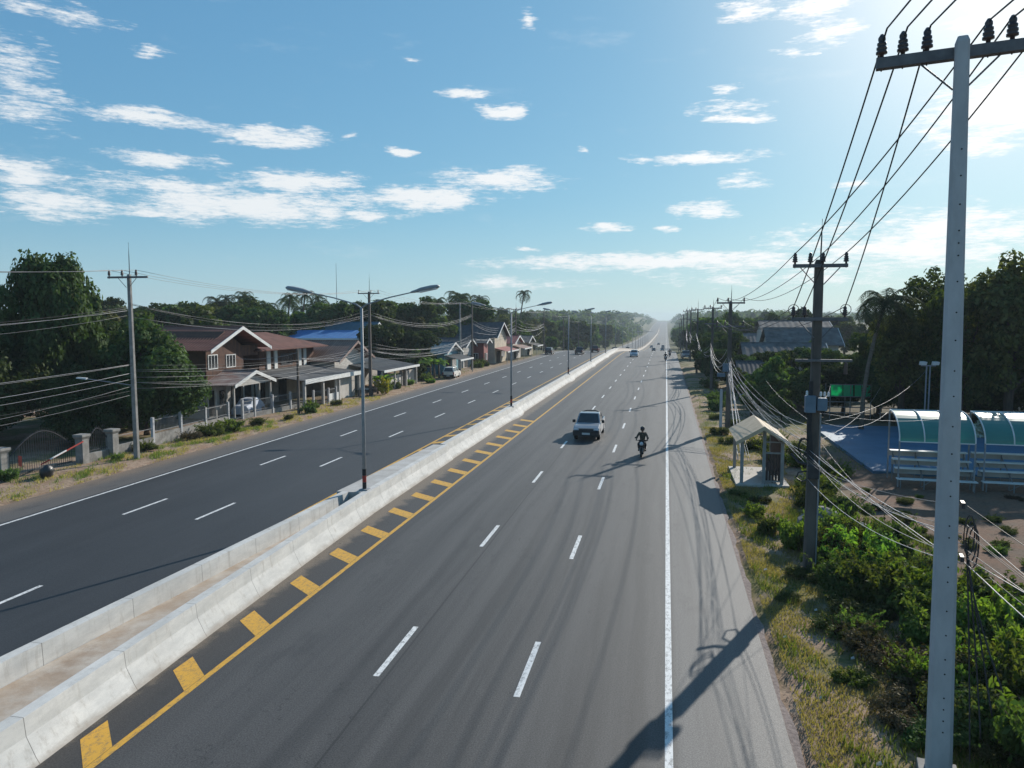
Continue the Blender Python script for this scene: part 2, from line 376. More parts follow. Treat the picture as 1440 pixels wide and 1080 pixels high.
g = MB(); g.v = list(zip(XX.ravel().tolist(), YY.ravel().tolist(), ZZ.ravel().tolist()))
g.f = [(j*nx+i, j*nx+i+1, (j+1)*nx+i+1, (j+1)*nx+i) for j in range(ny-1) for i in range(nx-1)]
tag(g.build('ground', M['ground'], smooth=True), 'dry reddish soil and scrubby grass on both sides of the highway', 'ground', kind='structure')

def strip(x0, x1, y0, y1, dz, mb=None, skirt=0):
    """sheet that follows the road's fall and rise"""
    mb = mb or MB(); ys = [y0] + [y for y in YS if y0 + .5 < y < y1 - .5] + [y1]
    for a, b in zip(ys, ys[1:]):
        za, zb = float(prof(a)) + dz, float(prof(b)) + dz
        mb.add([(x0,a,za),(x1,a,za),(x1,b,zb),(x0,b,zb)], [(0,1,2,3)])
        if skirt:
            for x in (x0, x1): mb.add([(x,a,za),(x,b,zb),(x,b,zb-skirt),(x,a,za-skirt)], [(0,1,2,3)])
    return mb
YEND = 2600
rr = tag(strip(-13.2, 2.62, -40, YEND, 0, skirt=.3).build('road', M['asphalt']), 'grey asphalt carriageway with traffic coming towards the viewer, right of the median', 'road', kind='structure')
rl = tag(strip(-29.85, -13.2, -40, YEND, 0, skirt=.3).build('road', M['asphalt']), 'dark asphalt carriageway left of the concrete median', 'road', kind='structure')
strip(.12, .28, -40, 1800, .004).build('edge_line', M['white_paint'], rr)
strip(-10.79, -10.63, -40, 1400, .004).build('yellow_edge_line', M['yellow_paint'], rr)
strip(-27.18, -27.03, -40, 1400, .004).build('edge_line', M['white_paint'], rl)
strip(-15.88, -15.72, 5, 1400, .004).build('yellow_edge_line', M['yellow_paint'], rl)
def dashes(x, y0s, par, per=10.9):
    mb = MB(); ys = list(y0s)
    while ys[-1] < 700: ys.append(ys[-1] + per)
    for y in ys: strip(x-.075, x+.075, y, y+3, .004, mb)
    mb.build('lane_dashes', M['white_paint'], par)
dashes(-3.2, [-6, 5.3, 16.2, 26.3, 37.6, 48.4], rr); dashes(-6.72, [-6, 5.4, 16.5, 27.1, 38.5, 49.3], rr)
dashes(-19.65, [6, 17.2, 28.4, 40.3, 51.5], rl, 11.2); dashes(-23.3, [6, 17.1, 28.5, 40, 51.2], rl, 11.2)
for i in range(17):                                  # slanted yellow bars between barrier and line
    y = 12.55 + 3.1*i; x0 = -11.62 - .42*min(1, i/5)
    z = .004
    MB().add([(-10.80, y-.72, z), (-10.80, y+.06, z), (x0, y+.92, z), (x0, y+.14, z)], [(0,1,2,3)]).build('yellow_bar', M['yellow_paint'], rr)
for i in range(13):
    y = 40 + 3.1*i
    MB().add([(-15.70, y, .004), (-14.9, y+.7, .004), (-14.9, y+1.45, .004), (-15.70, y+.75, .004)], [(0,1,2,3)]).build('yellow_bar', M['yellow_paint'], rl)
ge = MB()
ys = list(np.arange(-5, 130, .7))
for a, b in zip(ys, ys[1:]):
    wa, wb = [.16 + .04*math.sin(q*1.3) + .03*math.sin(q*5.3) + .03*math.sin(q*11.1) for q in (a, b)]
    ge.add([(2.625,a,-.012),(2.625+wa,a,-.05),(2.625+wb,b,-.05),(2.625,b,-.012)], [(0,1,2,3)])
tag(ge.build('gravel_verge', M['gravel_edge']), 'strip of pinkish gravel along the edge of the right shoulder', 'verge', kind='structure')

# ------------------------------------------------------------------ concrete median
def sweep(path, section, name, label, closed_ends=True):
    """section: list of (dx, z); path: list of (x, y, w) where w scales dx"""
    mb = MB(); n = len(section)
    for x, y, w in path:
        z0 = float(prof(y)); mb.v += [(x + dx*w, y, z0 + z) for dx, z in section]
    for i in range(len(path)-1):
        for k in range(n):
            k2 = (k+1) % n; mb.f.append((i*n+k, i*n+k2, (i+1)*n+k2, (i+1)*n+k))
    mb.f.append(tuple(range(n))); e = (len(path)-1)*n; mb.f.append(tuple(e+k for k in range(n))[::-1])
    return tag(mb.build(name, M['barrier']), label, 'barrier')
secR = [(.30,-.2),(.30,.0),(.22,.12),(.02,.52),(-.02,.90),(-.32,.90),(-.36,.0),(-.36,-.2)]
pathR = [(-11.9,-30,1),(-11.9,5,1),(-12.05,12,1),(-12.35,18,1),(-12.6,24,1),(-12.85,31,1),(-12.95,44,1)]
sweep(pathR, secR, 'concrete_barrier', 'pale concrete barrier wall beside the yellow bars, nearest to the oncoming lanes')
secL = [(-.30,-.2),(-.30,.0),(-.22,.12),(-.02,.52),(.02,.90),(.32,.90),(.36,.0),(.36,-.2)]
pathL = [(-15.05,-30,1),(-15.0,5,1),(-14.8,14,1),(-14.5,20,1),(-14.2,27,1),(-14.1,31,1)]
sweep(pathL, secL, 'concrete_barrier', 'pale barrier wall beyond the sandy fill, ending square before the first lamp post')
secC = [(.62,-.2),(.62,0),(.52,.12),(.24,.52),(.17,.92),(-.17,.92),(-.24,.52),(-.52,.12),(-.62,0),(-.62,-.2)]
pathC = [(-13.4,44.02,1)] + [(-13.35, y, 1) for y in YS if 46 < y < 1500]
pathC = []
lampY = [31.5, 64.5, 104, 136, 170] + [204 + 34*i for i in range(12)]
for y in [44.02] + [v for v in np.arange(46, 420, 2.0)] + [v for v in YS if v > 424 and v < 1500]:
    d = min(abs(y - l) for l in lampY)
    pathC.append((-13.32, y, 1.0 + .45*float(sstep(3.2, 1.2, d)) if y < 420 else 1.0))
sweep(pathC, secC, 'concrete_barrier', 'long narrow concrete median barrier running away to the crest of the road')
mb = MB()
for (xa, ya, wa), (xb, yb, wb) in zip(pathR[:-1], pathR[1:-1]):
    la = np.interp(ya, [p[1] for p in pathL], [p[0] for p in pathL]); lb = np.interp(yb, [p[1] for p in pathL], [p[0] for p in pathL])
    mb.add([(xa-.35,ya,.42),(la+.34,ya,.36),(lb+.34,yb,.36),(xb-.35,yb,.42)], [(0,1,2,3)])
tag(mb.build('median_fill', M['fill']), 'sandy concrete fill lying between the two near barrier walls', 'median', kind='structure')
MB().hexa([(-14.35,31.02,-.1),(-13.18,31.02,-.1),(-13.28,43.98,-.1),(-13.9,43.98,-.1),(-14.35,31.02,.885),(-13.18,31.02,.885),(-13.28,43.98,.885),(-13.9,43.98,.885)]).build('median_cap', M['fill2'])
tag(bpy.data.objects['median_cap'], 'flat concrete topping of the median round the first lamp post', 'median', kind='structure')

# ------------------------------------------------------------------ vegetation
def leaves_mesh(name, pts, nrm, size, mat_, aspect=1.7, jitter=.35):
    """one small folded diamond per point"""
    n = len(pts); rs = NP
    nrm = nrm / (np.linalg.norm(nrm, axis=1, keepdims=True) + 1e-6)
    t = rs.normal(size=(n,3)); t -= nrm * (t*nrm).sum(1, keepdims=True); t /= np.linalg.norm(t, axis=1, keepdims=True) + 1e-6
    b = np.cross(nrm, t); s = size * (1 + jitter * rs.uniform(-1, 1, size=(n,1)))
    v = np.empty((n,4,3)); v[:,0] = pts - t*s*aspect*.5; v[:,1] = pts - b*s*.5 + nrm*s*.12; v[:,2] = pts + t*s*aspect*.5; v[:,3] = pts + b*s*.5 + nrm*s*.12
    me = bpy.data.meshes.new(name); me.vertices.add(4*n); me.vertices.foreach_set('co', v.reshape(-1).astype(np.float32))
    me.loops.add(4*n); me.loops.foreach_set('vertex_index', np.arange(4*n, dtype=np.int32)); me.polygons.add(n)
    me.polygons.foreach_set('loop_start', np.arange(0, 4*n, 4, dtype=np.int32)); me.polygons.foreach_set('loop_total', np.full(n, 4, dtype=np.int32))
    me.update(calc_edges=True); me.validate(); me.materials.append(mat_); return me
def clump_points(clumps, n, rs=NP, squash=.8, shell=.55):
    w = np.array([c[3]**2 for c in clumps]); cnt = (w / w.sum() * n).astype(int)
    P, N = [], []
    for (x, y, z, r), k in zip(clumps, cnt):
        d = rs.normal(size=(k,3)); d /= np.linalg.norm(d, axis=1, keepdims=True)
        rad = r * (shell + (1.08-shell) * rs.uniform(size=(k,1))**.7) * (1 + .18*np.sin(d[:,:1]*5 + x*3) * np.cos(d[:,1:2]*4 + y))
        P.append(np.array([x,y,z]) + d*rad*np.array([1,1,squash])); N.append(d + rs.normal(size=(k,3))*.55 + np.array([0,0,.35]))
    return np.vstack(P), np.vstack(N)
def proto(name, kids):
    o = bpy.data.objects.new(name, None); COL.objects.link(o)
    for nm, me in kids:
        c = bpy.data.objects.new(nm, me); COL.objects.link(c); c.parent = o
    bpy.context.view_layer.update(); KIDS[o.name] = list(o.children)
    for c in o.children: KIDS[c.name] = []
    return o
def mesh_of(mb, name, mat_, smooth=True):
    o = mb.build(name, mat_, smooth=smooth); me = o.data; bpy.data.objects.remove(o); return me
def broad(name, h, rx, seed, n, lsize, lmat, zlow=.18, k=34, airy=0, top=1.0):
    r = random.Random(seed); cl = []
    zc = h*(zlow+1)/2; rz = h*(1-zlow)/2
    for i in range(k):
        u = r.uniform(-1,1); a = r.uniform(0, 2*math.pi); q = math.sqrt(1-u*u); f = r.uniform(.5,.86)
        wz = 1 - .35*max(0,u)**2 if top == 1 else 1 - .75*max(0,u)
        s = r.uniform(.17,.36) * (1-.35*airy)
        cl.append((math.cos(a)*q*rx*f*wz, math.sin(a)*q*rx*f*wz, zc + u*rz*f*.95, rx*s))
    for i in range(int(k*.3)): cl.append((r.uniform(-.4,.4)*rx, r.uniform(-.4,.4)*rx, zc + r.uniform(-.5,.5)*rz, rx*.32))
    P, N = clump_points(cl, n); crown = leaves_mesh('crown', P, N, lsize, lmat)
    mb = MB(); tr = h*.022
    mb.tube([(0,0,-.3),(r.uniform(-.1,.1),r.uniform(-.1,.1),h*.25),(r.uniform(-.25,.25),r.uniform(-.2,.2),h*.6)], [tr*1.5,tr,tr*.55], 8)
    for c in r.sample(cl, min(len(cl), 11)):
        z0 = h*r.uniform(.18,.5); m = ((c[0])*.5+r.uniform(-.2,.2), c[1]*.5, z0+(c[2]-z0)*.6)
        mb.tube([(0,0,z0), m, (c[0]*.95, c[1]*.95, c[2])], [tr*.55,tr*.35,tr*.12], 5)
    return proto(name, [('trunk', mesh_of(mb, 'trunk', M['bark'])), ('crown', crown)])
def palm(name, h, seed, nf=22, fl=3.2, lean=.6, wind=0):
    r = random.Random(seed); mb = MB(); pts = [(lean*(t**2), .2*t, h*t) for t in [0,.25,.5,.75,1]]; pts[0] = (0,0,-.3)
    mb.tube(pts, [.22,.16,.14,.13,.12], 8); tx, ty, tz = pts[-1]
    P, N, T, S = [], [], [], []; quads = []
    rib = MB()
    for i in range(nf):
        a = 2*math.pi*i/nf*2.4 + r.uniform(-.2,.2); el = r.uniform(-.35, 1.25); L = fl*r.uniform(.8,1.1)
        d = Vector((math.cos(a), math.sin(a), 0)); pos = Vector((tx,ty,tz)); e = el; path = [pos.copy()]
        for s in range(9):
            dirv = d*math.cos(e) + Vector((0,0,1))*math.sin(e) + Vector((wind*.09*s,0,0)); pos = pos + dirv*(L/9); e -= .22 + .03*s; path.append(pos.copy())
        for s in range(1, 10):
            p, q = path[s-1], path[s]; t = (q-p).normalized(); side = t.cross(Vector((0,0,1)))
            if side.length < .05: side = d.cross(Vector((0,0,1)))
            side.normalize(); wl = .62*math.sin(math.pi*(s*.093+.06))*fl/3.0
            for k in range(4):
                b = p.lerp(q, k/4); b2 = p.lerp(q, k/4+.19)
                for sg in (-1,1):
                    tip = b + side*sg*wl*r.uniform(.8,1.1) + t*wl*.45 - Vector((0,0,1))*wl*r.uniform(.3,.75)
                    quads.append((b, b2, tip))
        rib.tube([path[0], path[3], path[6], path[9]], [.035,.025,.015,.006], 4)
    fm = MB(); fm.v = [tuple(p) for q in quads for p in q]; fm.f = [(3*i,3*i+1,3*i+2) for i in range(len(quads))]
    fm.add(rib.v, rib.f)
    return proto(name, [('trunk', mesh_of(mb, 'trunk', M['palm_bark'])), ('crown', mesh_of(fm, 'crown', M['palm_leaf'], False))])
def bush(name, seed, n, lsize, lmat, flat=.8, k=11, stems=True):
    r = random.Random(seed); cl = [(r.uniform(-.7,.7), r.uniform(-.7,.7), r.uniform(.2,.75)*flat, r.uniform(.25,.45)) for _ in range(k)]
    P, N = clump_points(cl, n, shell=.3); P[:,2] = np.abs(P[:,2]); 
    mb = MB(); SP, SN = [P], [N]
    for _ in range(26):                                # long sprigs that break the outline
        a = r.uniform(0, 6.28); q = r.uniform(.1, .75); L = r.uniform(.45, 1.0)*flat; o0 = Vector((math.cos(a)*q, math.sin(a)*q, r.uniform(.2,.6)*flat))
        d0 = Vector((math.cos(a)*r.uniform(.1,.8), math.sin(a)*r.uniform(.1,.8), 1)).normalized(); m = 26
        pts = [o0 + d0*L*u + Vector((math.cos(a),math.sin(a),-.6))*(.25*L*u*u) for u in (0,.35,.7,1)]
        mb.tube(pts, [.008,.006,.005,.003], 3)
        for j in range(m):
            u = (j+.5)/m*3; i0 = min(2, int(u)); p = pts[i0].lerp(pts[i0+1], u-i0)
            SP.append(np.array([[p.x+r.uniform(-.06,.06), p.y+r.uniform(-.06,.06), p.z+r.uniform(-.04,.04)]])); SN.append(np.array([[r.uniform(-1,1), r.uniform(-1,1), r.uniform(.2,1)]]))
    P, N = np.vstack(SP), np.vstack(SN)
    kids = [('foliage', leaves_mesh('foliage', P, N, lsize, lmat, 2.1))]
    for c in cl: mb.tube([(c[0]*.2,c[1]*.2,-.1),(c[0]*.6,c[1]*.5,c[2]*.5),(c[0]*1.1,c[1]*1.1,c[2]+c[3]*.9)], [.022,.015,.006], 4)
    kids.append(('stem', mesh_of(mb, 'stem', M['bark'])))
    return proto(name, kids)
def banana(name, seed):
    r = random.Random(seed); mb = MB(); tr = MB()
    for s in range(3):
        ox, oy, hh = r.uniform(-.6,.6), r.uniform(-.6,.6), r.uniform(1.6,2.4)
        tr.tube([(ox,oy,-.2),(ox+.05,oy,hh*.5),(ox+.1,oy,hh)], [.14,.11,.07], 7)
        for i in range(8):
            a = 2*math.pi*i/8 + r.uniform(-.3,.3); L = r.uniform(1.3,2.1); e = r.uniform(.5,1.2); pos = Vector((ox+.1,oy,hh)); d = Vector((math.cos(a),math.sin(a),0)); sd = d.cross(Vector((0,0,1)))
            pr = None
            for k in range(7):
                w = .30*math.sin(math.pi*min(1,(k+.4)/6.6)); dv = d*math.cos(e)+Vector((0,0,1))*math.sin(e); e -= .3
                cur = (pos - sd*w - Vector((0,0,w*.3)), pos.copy(), pos + sd*w - Vector((0,0,w*.3)))
                if pr:
                    b = len(mb.v); mb.add([tuple(p) for p in pr+cur], [(0,1,4,3),(1,2,5,4)])
                pr = cur; pos = pos + dv*L/6
    return proto(name, [('stem', mesh_of(tr, 'stem', M['palm_bark'])), ('foliage', mesh_of(mb, 'foliage', M['leaf_bright'], False))])

PR = {}
PR['big'] = broad('broadleaf_tree', 10, 4.6, 3, 30000, .20, M['leaf_dark'], .14, 46)
PR['dense'] = broad('dense_tree', 9, 4.4, 5, 30000, .19, M['leaf_dark'], .03, 46)
PR['mid'] = broad('broadleaf_tree', 9, 3.6, 8, 9000, .30, M['leaf_mid'], .12, 30)
PR['olive'] = broad('broadleaf_tree', 8, 3.4, 13, 8000, .30, M['leaf_olive'], .08, 28)
PR['dark'] = broad('broadleaf_tree', 10, 3.8, 21, 9000, .32, M['leaf_dark'], .1, 32)
PR['airy'] = broad('feathery_tree', 12, 4.2, 31, 10500, .19, M['leaf_olive'], .12, 50, airy=1.1, top=0)
PR['airy2'] = broad('feathery_tree', 12, 4.6, 37, 14000, .19, M['leaf_mid'], .06, 56, airy=1.0)
PR['far'] = broad('broadleaf_tree', 10, 4.4, 41, 2600, .62, M['leaf_mid'], .05, 22)
PR['far2'] = broad('broadleaf_tree', 11, 4.0, 43, 2600, .62, M['leaf_dark'], .05, 22, top=0)
PR['palm'] = palm('coconut_palm', 10, 51)
PR['palm2'] = palm('coconut_palm', 12, 53, 18, 2.7, 1.0)
PR['palmw'] = palm('coconut_palm', 9.9, 57, 34, 3.9, 1.5, wind=.5)
PR['bushg'] = bush('green_bush', 61, 3800, .065, M['leaf_weed'])
PR['bushb'] = bush('green_bush', 62, 3600, .07, M['leaf_bright'])
PR['busho'] = bush('scrubby_bush', 63, 3600, .055, M['leaf_olive'])
PR['bushd'] = bush('dry_bush', 64, 3000, .055, M['leaf_dry'])
PR['bushk'] = bush('green_bush', 65, 6500, .06, M['leaf_mid'], 1.0)
PR['bushy'] = bush('yellow_leaved_plant', 66, 700, .16, M['leaf_yellow'], 1.5, 8)
PR['bushw'] = bush('blossoming_shrub', 67, 2600, .10, M['leaf_white'], .9, 14)
PR['banana'] = banana('banana_plant', 71)
PLACED = set()
def plant(kind, x, y, s, label, cat='tree', group=None, rz=None, z=None):
    p = PR[kind]; sz = s if hasattr(s, '__len__') else (s, s, s)
    return tag(dup(p, (x, y, gz(x,y)-.03 if z is None else z), rng.uniform(0, 6.28) if rz is None else rz, sz, label, group), cat=cat)

# left: the dark garden by the near pole
plant('big', -44.6, 47.5, (.82,.82,1.46), 'tallest dark leafy tree at the left edge rising above the wires', rz=.4)
plant('dense', -37.9, 49.2, (1.02,1.02,.98), 'broad dark tree with leaves to the ground just behind the near left utility pole', rz=1.1)
plant('dense', -44.5, 41.5, (.95,.95,.9), 'dark spreading tree at the far left edge behind the arched iron gate', rz=2.9)
plant('dense', -42, 53.5, (.8,.85,.98), 'dark round tree between the tallest tree and the brown house', rz=4.2)
plant('big', -50.5, 58, (.95,.95,1.0), 'dark tree beside the south wall of the brown wooden house', rz=2.2)
plant('big', -54, 50, (1.1,1.1,1.05), 'large dark tree far back at the left picture edge', rz=5.0)
plant('dense', -50, 44, (1.1,1.1,1.02), 'dark tree filling the left edge under the tallest tree', rz=.2)
plant('dense', -39.5, 44.6, (.62,.62,.62), 'lower dark tree right behind the arched iron gate', rz=3.3)
for i, (x, y, s) in enumerate([(-58,74,1.1),(-63,70,1.2),(-52,80,1.02),(-66,80,1.25),(-58,86,1.15),(-72,84,1.3)]):
    plant('olive' if i % 2 else 'mid', x, y, s, 'olive green tree in the row over the roof of the brown wooden house', group='olive green trees behind the brown house')
for i in range(13):
    x, y = -60 - i*2.3 + rng.uniform(-1,1), 112 + rng.uniform(-8, 16)
    plant('dark' if i % 3 else 'mid', x, y, rng.uniform(1.12,1.4), 'dark tree among the palms on the skyline behind the brown house', group='dark skyline trees behind the brown house')
for i, px in enumerate([-83,-80,-78.5,-75,-72.5,-71,-68,-65.5,-63,-61,-58.5]):
    plant('palm' if i % 2 else 'palm2', px, 126 + rng.uniform(-4,8), rng.uniform(1.0,1.22) if i % 2 else rng.uniform(.95,1.1), 'coconut palm in the dark clump on the skyline left of the first street light', group='skyline coconut palms on the left')
for i in range(10):
    x, y = -41 - i*2.6 + rng.uniform(-1,1), 136 + rng.uniform(-10, 22)
    plant(['dark','mid','olive'][i%3], x, y, rng.uniform(1.2,1.5), 'tree on the skyline behind the blue house and the first street light', group='skyline trees behind the blue house')
plant('dark', -40.5, 104, (1.15,1.1,.92), 'big dark tree just right of the blue house behind the street light', rz=1)
plant('dark', -37.5, 109, (1.0,1.0,.8), 'dark round tree between the blue house and the banana plants', rz=2)
plant('mid', -33.6, 99, .42, 'small roadside tree by the pale yard wall before the banana plants')
plant('mid', -35.5, 104, .5, 'small green tree right of the pale yard wall')
plant('banana', -33.2, 106, 1.25, 'tall banana clump beside the parked white pickup', 'plant')
plant('banana', -34.6, 103, 1.15, 'banana clump left of the taller banana clump by the parked pickup', 'plant')
plant('banana', -32.3, 82.6, .95, 'slim banana plant at the foot of the second left utility pole', 'plant')
plant('bushy', -31.6, 81.3, (.7,.7,1.1), 'yellow leaved plant at the foot of the second left utility pole', 'plant')
plant('bushb', -31.2, 97.5, .7, 'bright green roadside plant below the pale yard wall', 'plant')
plant('palm2', -37, 190, 1.25, 'tall slender palm with a small head standing over the second street light', rz=0)
for (x, y) in [(-38,160),(-41,172),(-36,186),(-43,196),(-37,205),(-45,180)]:
    plant('mid', x, y, rng.uniform(.75,1.0), 'roadside tree beyond the shop roofs on the left', group='roadside trees beyond the shops')
def scatter(n, y0, y1, side, dmin, dmax, kinds, smin, smax, label, group, powr=1.4):
    k = 0
    while k < n:
        y = y0 + (y1-y0)*rng.random()**powr; d = dmin + (dmax(y)-dmin)*rng.random()**1.3
        x = -30 - d if side < 0 else 3.2 + d
        if any((x-a)**2 + (y-b)**2 < 9 for a, b in PLACED): continue
        PLACED.add((x,y)); k += 1
        plant(rng.choice(kinds), x, y, rng.uniform(smin,smax), label, group=group)
scatter(52, 150, 330, -1, 12, lambda y: 16+y*.18, ['mid','dark','olive','far','palm'], 1.05, 1.45, 'tree in the thick green belt left of the highway beyond the shops', 'green belt left of the highway')
scatter(34, 330, 600, -1, 6, lambda y: 10+y*.11, ['far','far2','far'], 1.1, 1.7, 'distant hazy tree left of the highway below the crest', 'distant trees left of the highway')
scatter(16, 205, 480, -1, 3.0, lambda y: 9, ['far','mid'], .4, .7, 'low tree on the left road bank beyond the crest', 'bank trees left of the highway', 1)
for i in range(30):
    x, y = -46 - i*1.75 + rng.uniform(-1.5,1.5), rng.uniform(98, 128)
    if -56 < x < -41 and y < 116: y += 22
    plant(['dark','mid','dark','olive'][i%4], x, y, rng.uniform(1.1,1.42), 'dark green tree in the belt behind the roofs on the left', group='tree belt behind the left roofs')
# right: dark trees over the stands
for i, (kd, x, y, s, lb) in enumerate([
    ('airy', 18.8, 66, (.85,.85,.84), 'feathery dark tree seen between the tall pole and the palm'),
    ('airy2', 22.2, 63, (.72,.72,.98), 'tall feathery tree just right of the tall pale pole'),
    ('airy', 25.0, 62, (1.1,1.1,1.1), 'feathery tree at the right picture edge'),
    ('airy2', 28.5, 66, (1.1,1.1,1.12), 'dark feathery tree furthest right behind the others'),
    ('airy2', 23.5, 72, (1.1,1.1,1.05), 'dark tree behind the flood light mast'),
    ('dark', 19.5, 75, .74, 'dark round tree behind the green netted bleachers'),
    ('dark', 15.2, 80, .56, 'dark green tree behind the wind-blown palm'),
    ('dark', 12.3, 86, .52, 'dark green tree right behind the pole with the blue box'),
    ('airy2', 33, 72, 1.1, 'dark tree beyond the second stand at the right edge'),
    ('dark', 27.5, 78, 1.15, 'broad dark tree deep behind the blue court'),
    ('dark', 17, 92, .5, 'dark tree far behind the palm and the netted bleachers'),
    ('dense', 25.5, 68, (.8,.8,.72), 'low dark tree behind the white blossoming shrub'),
    ('dense', 20.5, 70, (.8,.8,.66), 'low dark tree behind the second netted bleacher'),
    ('dense', 30, 66, (.8,.8,.7), 'low dark tree at the right picture edge beyond the court')]):
    plant(kd, x, y, tuple(a*b for a, b in zip(s if hasattr(s,'__len__') else (s,)*3, (1.05,1.05,1.17))), lb)
plant('palmw', 15.0, 62.5, 1.0, 'wind-blown coconut palm right of the pole with the blue box', rz=.1)
for i, (x, y, s) in enumerate([(13.6,74,.42),(16.4,75,.5),(19,73.5,.46),(22,75,.5),(12.2,78,.45),(25,74,.5),(28,73,.5),(31,75,.55),(15,86,.5),(11.5,93,.55),(13.4,99,.5),(17.5,99,.6),(20,88,.55),(9.6,95,.5),(12,112,.55),(16,116,.6),(21,118,.65),(11,125,.6)]):
    plant('dark' if i % 2 else 'mid', x, y, (s*1.25, s*1.25, s), 'low dark tree in the shade behind the netted bleachers and the grey roofs', group='low dark trees behind the bleachers')
plant('bushw', 22.9, 60.5, (1.3,1.3,1.1), 'white blossoming round shrub right of the tall pale pole', 'shrub')
for (x, y, s) in [(6.3,104,.55),(7.2,112,.7),(6.2,120,.65),(7.8,98,.5),(8.5,128,.75),(6.8,140,.7),(9.5,118,.8)]:
    plant('dark', x, y, s, 'dark low tree close to the right shoulder past the third pole', group='dark low trees along the right shoulder')
for (x, y, s) in [(7.6,70,.36),(8.6,76,.45),(10.2,74,.6),(7.8,84,.4),(11.5,80,.62),(9.2,90,.5),(12.6,72,.5),(9.6,66,.33)]:
    plant('mid', x, y, s, 'small green tree below the cables behind the bus shelter', group='small trees behind the bus shelter')
scatter(26, 100, 200, 1, 10, lambda y: 30+y*.2, ['mid','dark','olive'], .4, .7, 'tree among the low roofs on the right of the highway', 'trees among the right-hand roofs', 1)
scatter(36, 170, 420, 1, 4, lambda y: 10+y*.2, ['mid','dark','far','far2'], .85, 1.25, 'tree in the green belt right of the highway', 'green belt right of the highway')
scatter(18, 420, 600, 1, 4, lambda y: 10+y*.15, ['far','far2'], 1.0, 1.6, 'distant hazy tree right of the highway', 'distant trees right of the highway')
# far-off wood on the low hills
cl = []
r_ = random.Random(5)
for i in range(1500):
    y = r_.uniform(800, 2600); x = r_.choice([-1,1])*r_.uniform(0, 1)**1.5*y*.95 - 13
    if abs(x + 13.4) < 26 + max(0, (y-1900)*-.01): continue
    s = r_.uniform(4.5, 8.5); cl.append((x, y, gz(x,y) + s*.75, s))
for i in range(260):
    y = r_.uniform(570, 1150); d = 6 + r_.random()**1.4*y*.14; x = -30 - d if r_.random() < .6 else 4 + d
    s = r_.uniform(3.6, 6.2); cl += [(x, y, gz(x,y)+s*.8, s), (x+r_.uniform(-2,2), y, gz(x,y)+s*1.7, s*.75), (x+r_.uniform(-3,3), y+1, gz(x,y)+s*1.2, s*.7)]
P, N = clump_points(cl, 84000, squash=.85, shell=.6)
o = bpy.data.objects.new('far_woods', leaves_mesh('far_woods', P, N, 2.6, M['leaf_mid'])); COL.objects.link(o)
tag(o, 'far-off hazy woods covering the low hills along the horizon', 'woods', kind='stuff')
# right verge: bushes one can tell apart
for i, (kd, x, y, s) in enumerate([
    ('bushb',6.6,27.2,1.25),('bushg',7.4,25.6,1.3),('bushg',6.4,24.4,1.15),('bushb',8.3,24.1,1.3),('bushg',7.6,22.6,1.2),('bushk',9.2,22.7,1.2),
    ('bushb',8.6,20.9,1.2),('bushg',6.3,26,1.0),('bushk',5.6,24.9,.9),('bushb',5.2,29.6,.9),('bushg',6.2,30.6,1.0),('bushg',7.4,29.2,1.1),
    ('bushb',8.9,19.2,1.1),('bushg',7.9,18.4,1.1),('bushb',9.6,17.2,1.2),('bushb',8.2,15.6,1.1),('bushg',9.4,14.4,1.2),('bushb',7.8,13.4,.9),
    ('bushg',6.9,36.5,1.0),('bushg',7.6,39,1.1),('bushk',7.9,34.5,.9),('bushg',4.3,31.5,.6),('bushb',3.9,34.0,.5)]):
    plant(kd, x, y, (s, s, s*rng.uniform(.9,1.5)), 'leafy green bush in the tangle below the utility poles on the right verge', 'bush', 'green bushes on the right verge')
for kd, x, y, s in [('bushd',5.7,19.6,.9),('bushd',6.5,18.6,1.0),('bushd',5.5,18.2,.7),('bushd',4.9,17.0,.6)]:
    plant(kd, x, y, (s, s, s*.8), 'dry brown bush among the green ones left of the tall pale pole', 'bush', 'dry brown bushes on the right verge')
for kd, x, y, s in [('busho',5.0,21.7,.75),('busho',5.6,22.9,.9),('busho',4.6,26.2,.6),('busho',6.9,15.9,.6),('busho',4.4,14.2,.45),('bushk',5.6,16.2,.6),('bushb',4.5,18.7,.45),('busho',3.9,24.0,.4),('busho',4.6,36.9,.5),('busho',3.6,38.2,.45)]:
    plant(kd, x, y, (s, s, s*.7), 'low scrubby bush between the road edge and the green tangle', 'bush', 'scrubby bushes by the right road edge')
for kd, x, y, s in [('busho',4.4,54,.6),('busho',4.1,58,.7),('bushg',6.1,52,.9),('busho',5.5,63,.7),('bushg',6.6,48,1.0),('busho',7.5,54,1.0),('busho',4.3,67,.6),('bushg',8.0,46,1.0),('busho',8.5,50,1.1),('bushk',5.0,74,1.0),('bushk',5.2,78,1.2),('bushk',5.6,82,1.1),('bushg',9.3,44,.9),('bushk',5.3,98,1.2)]:
    plant(kd, x, y, s, 'roadside bush beyond the bus shelter on the right', 'bush', 'bushes beyond the bus shelter')
for _ in range(110):
    x, y = rng.uniform(9.6, 21), rng.uniform(17, 40.5)
    if x > 13 and rng.random() < .45: continue
    s = rng.uniform(.16,.42); plant(rng.choice(['busho','bushd','bushg']), x, y, (s,s,s*.8), 'small scrub tuft on the reddish soil of the yard before the stands', 'scrub', 'scrub tufts in the yard')
for i in range(38):
    y = 11.5 + 19*rng.random(); x = rng.uniform(5.3 if y > 20 else 6.0, 8.2 if y > 24 else 10.5)
    kd = rng.choice(['bushg','bushk','bushb','busho','bushg','busho']); s = rng.uniform(.5, 1.05)
    if abs(x-5.2) < 1.5 and 12 < y < 16: continue
    plant(kd, x, y, (s, s, s*rng.uniform(1.0,1.75)), 'leafy green bush in the tangle below the utility poles on the right verge', 'bush', 'green bushes on the right verge')
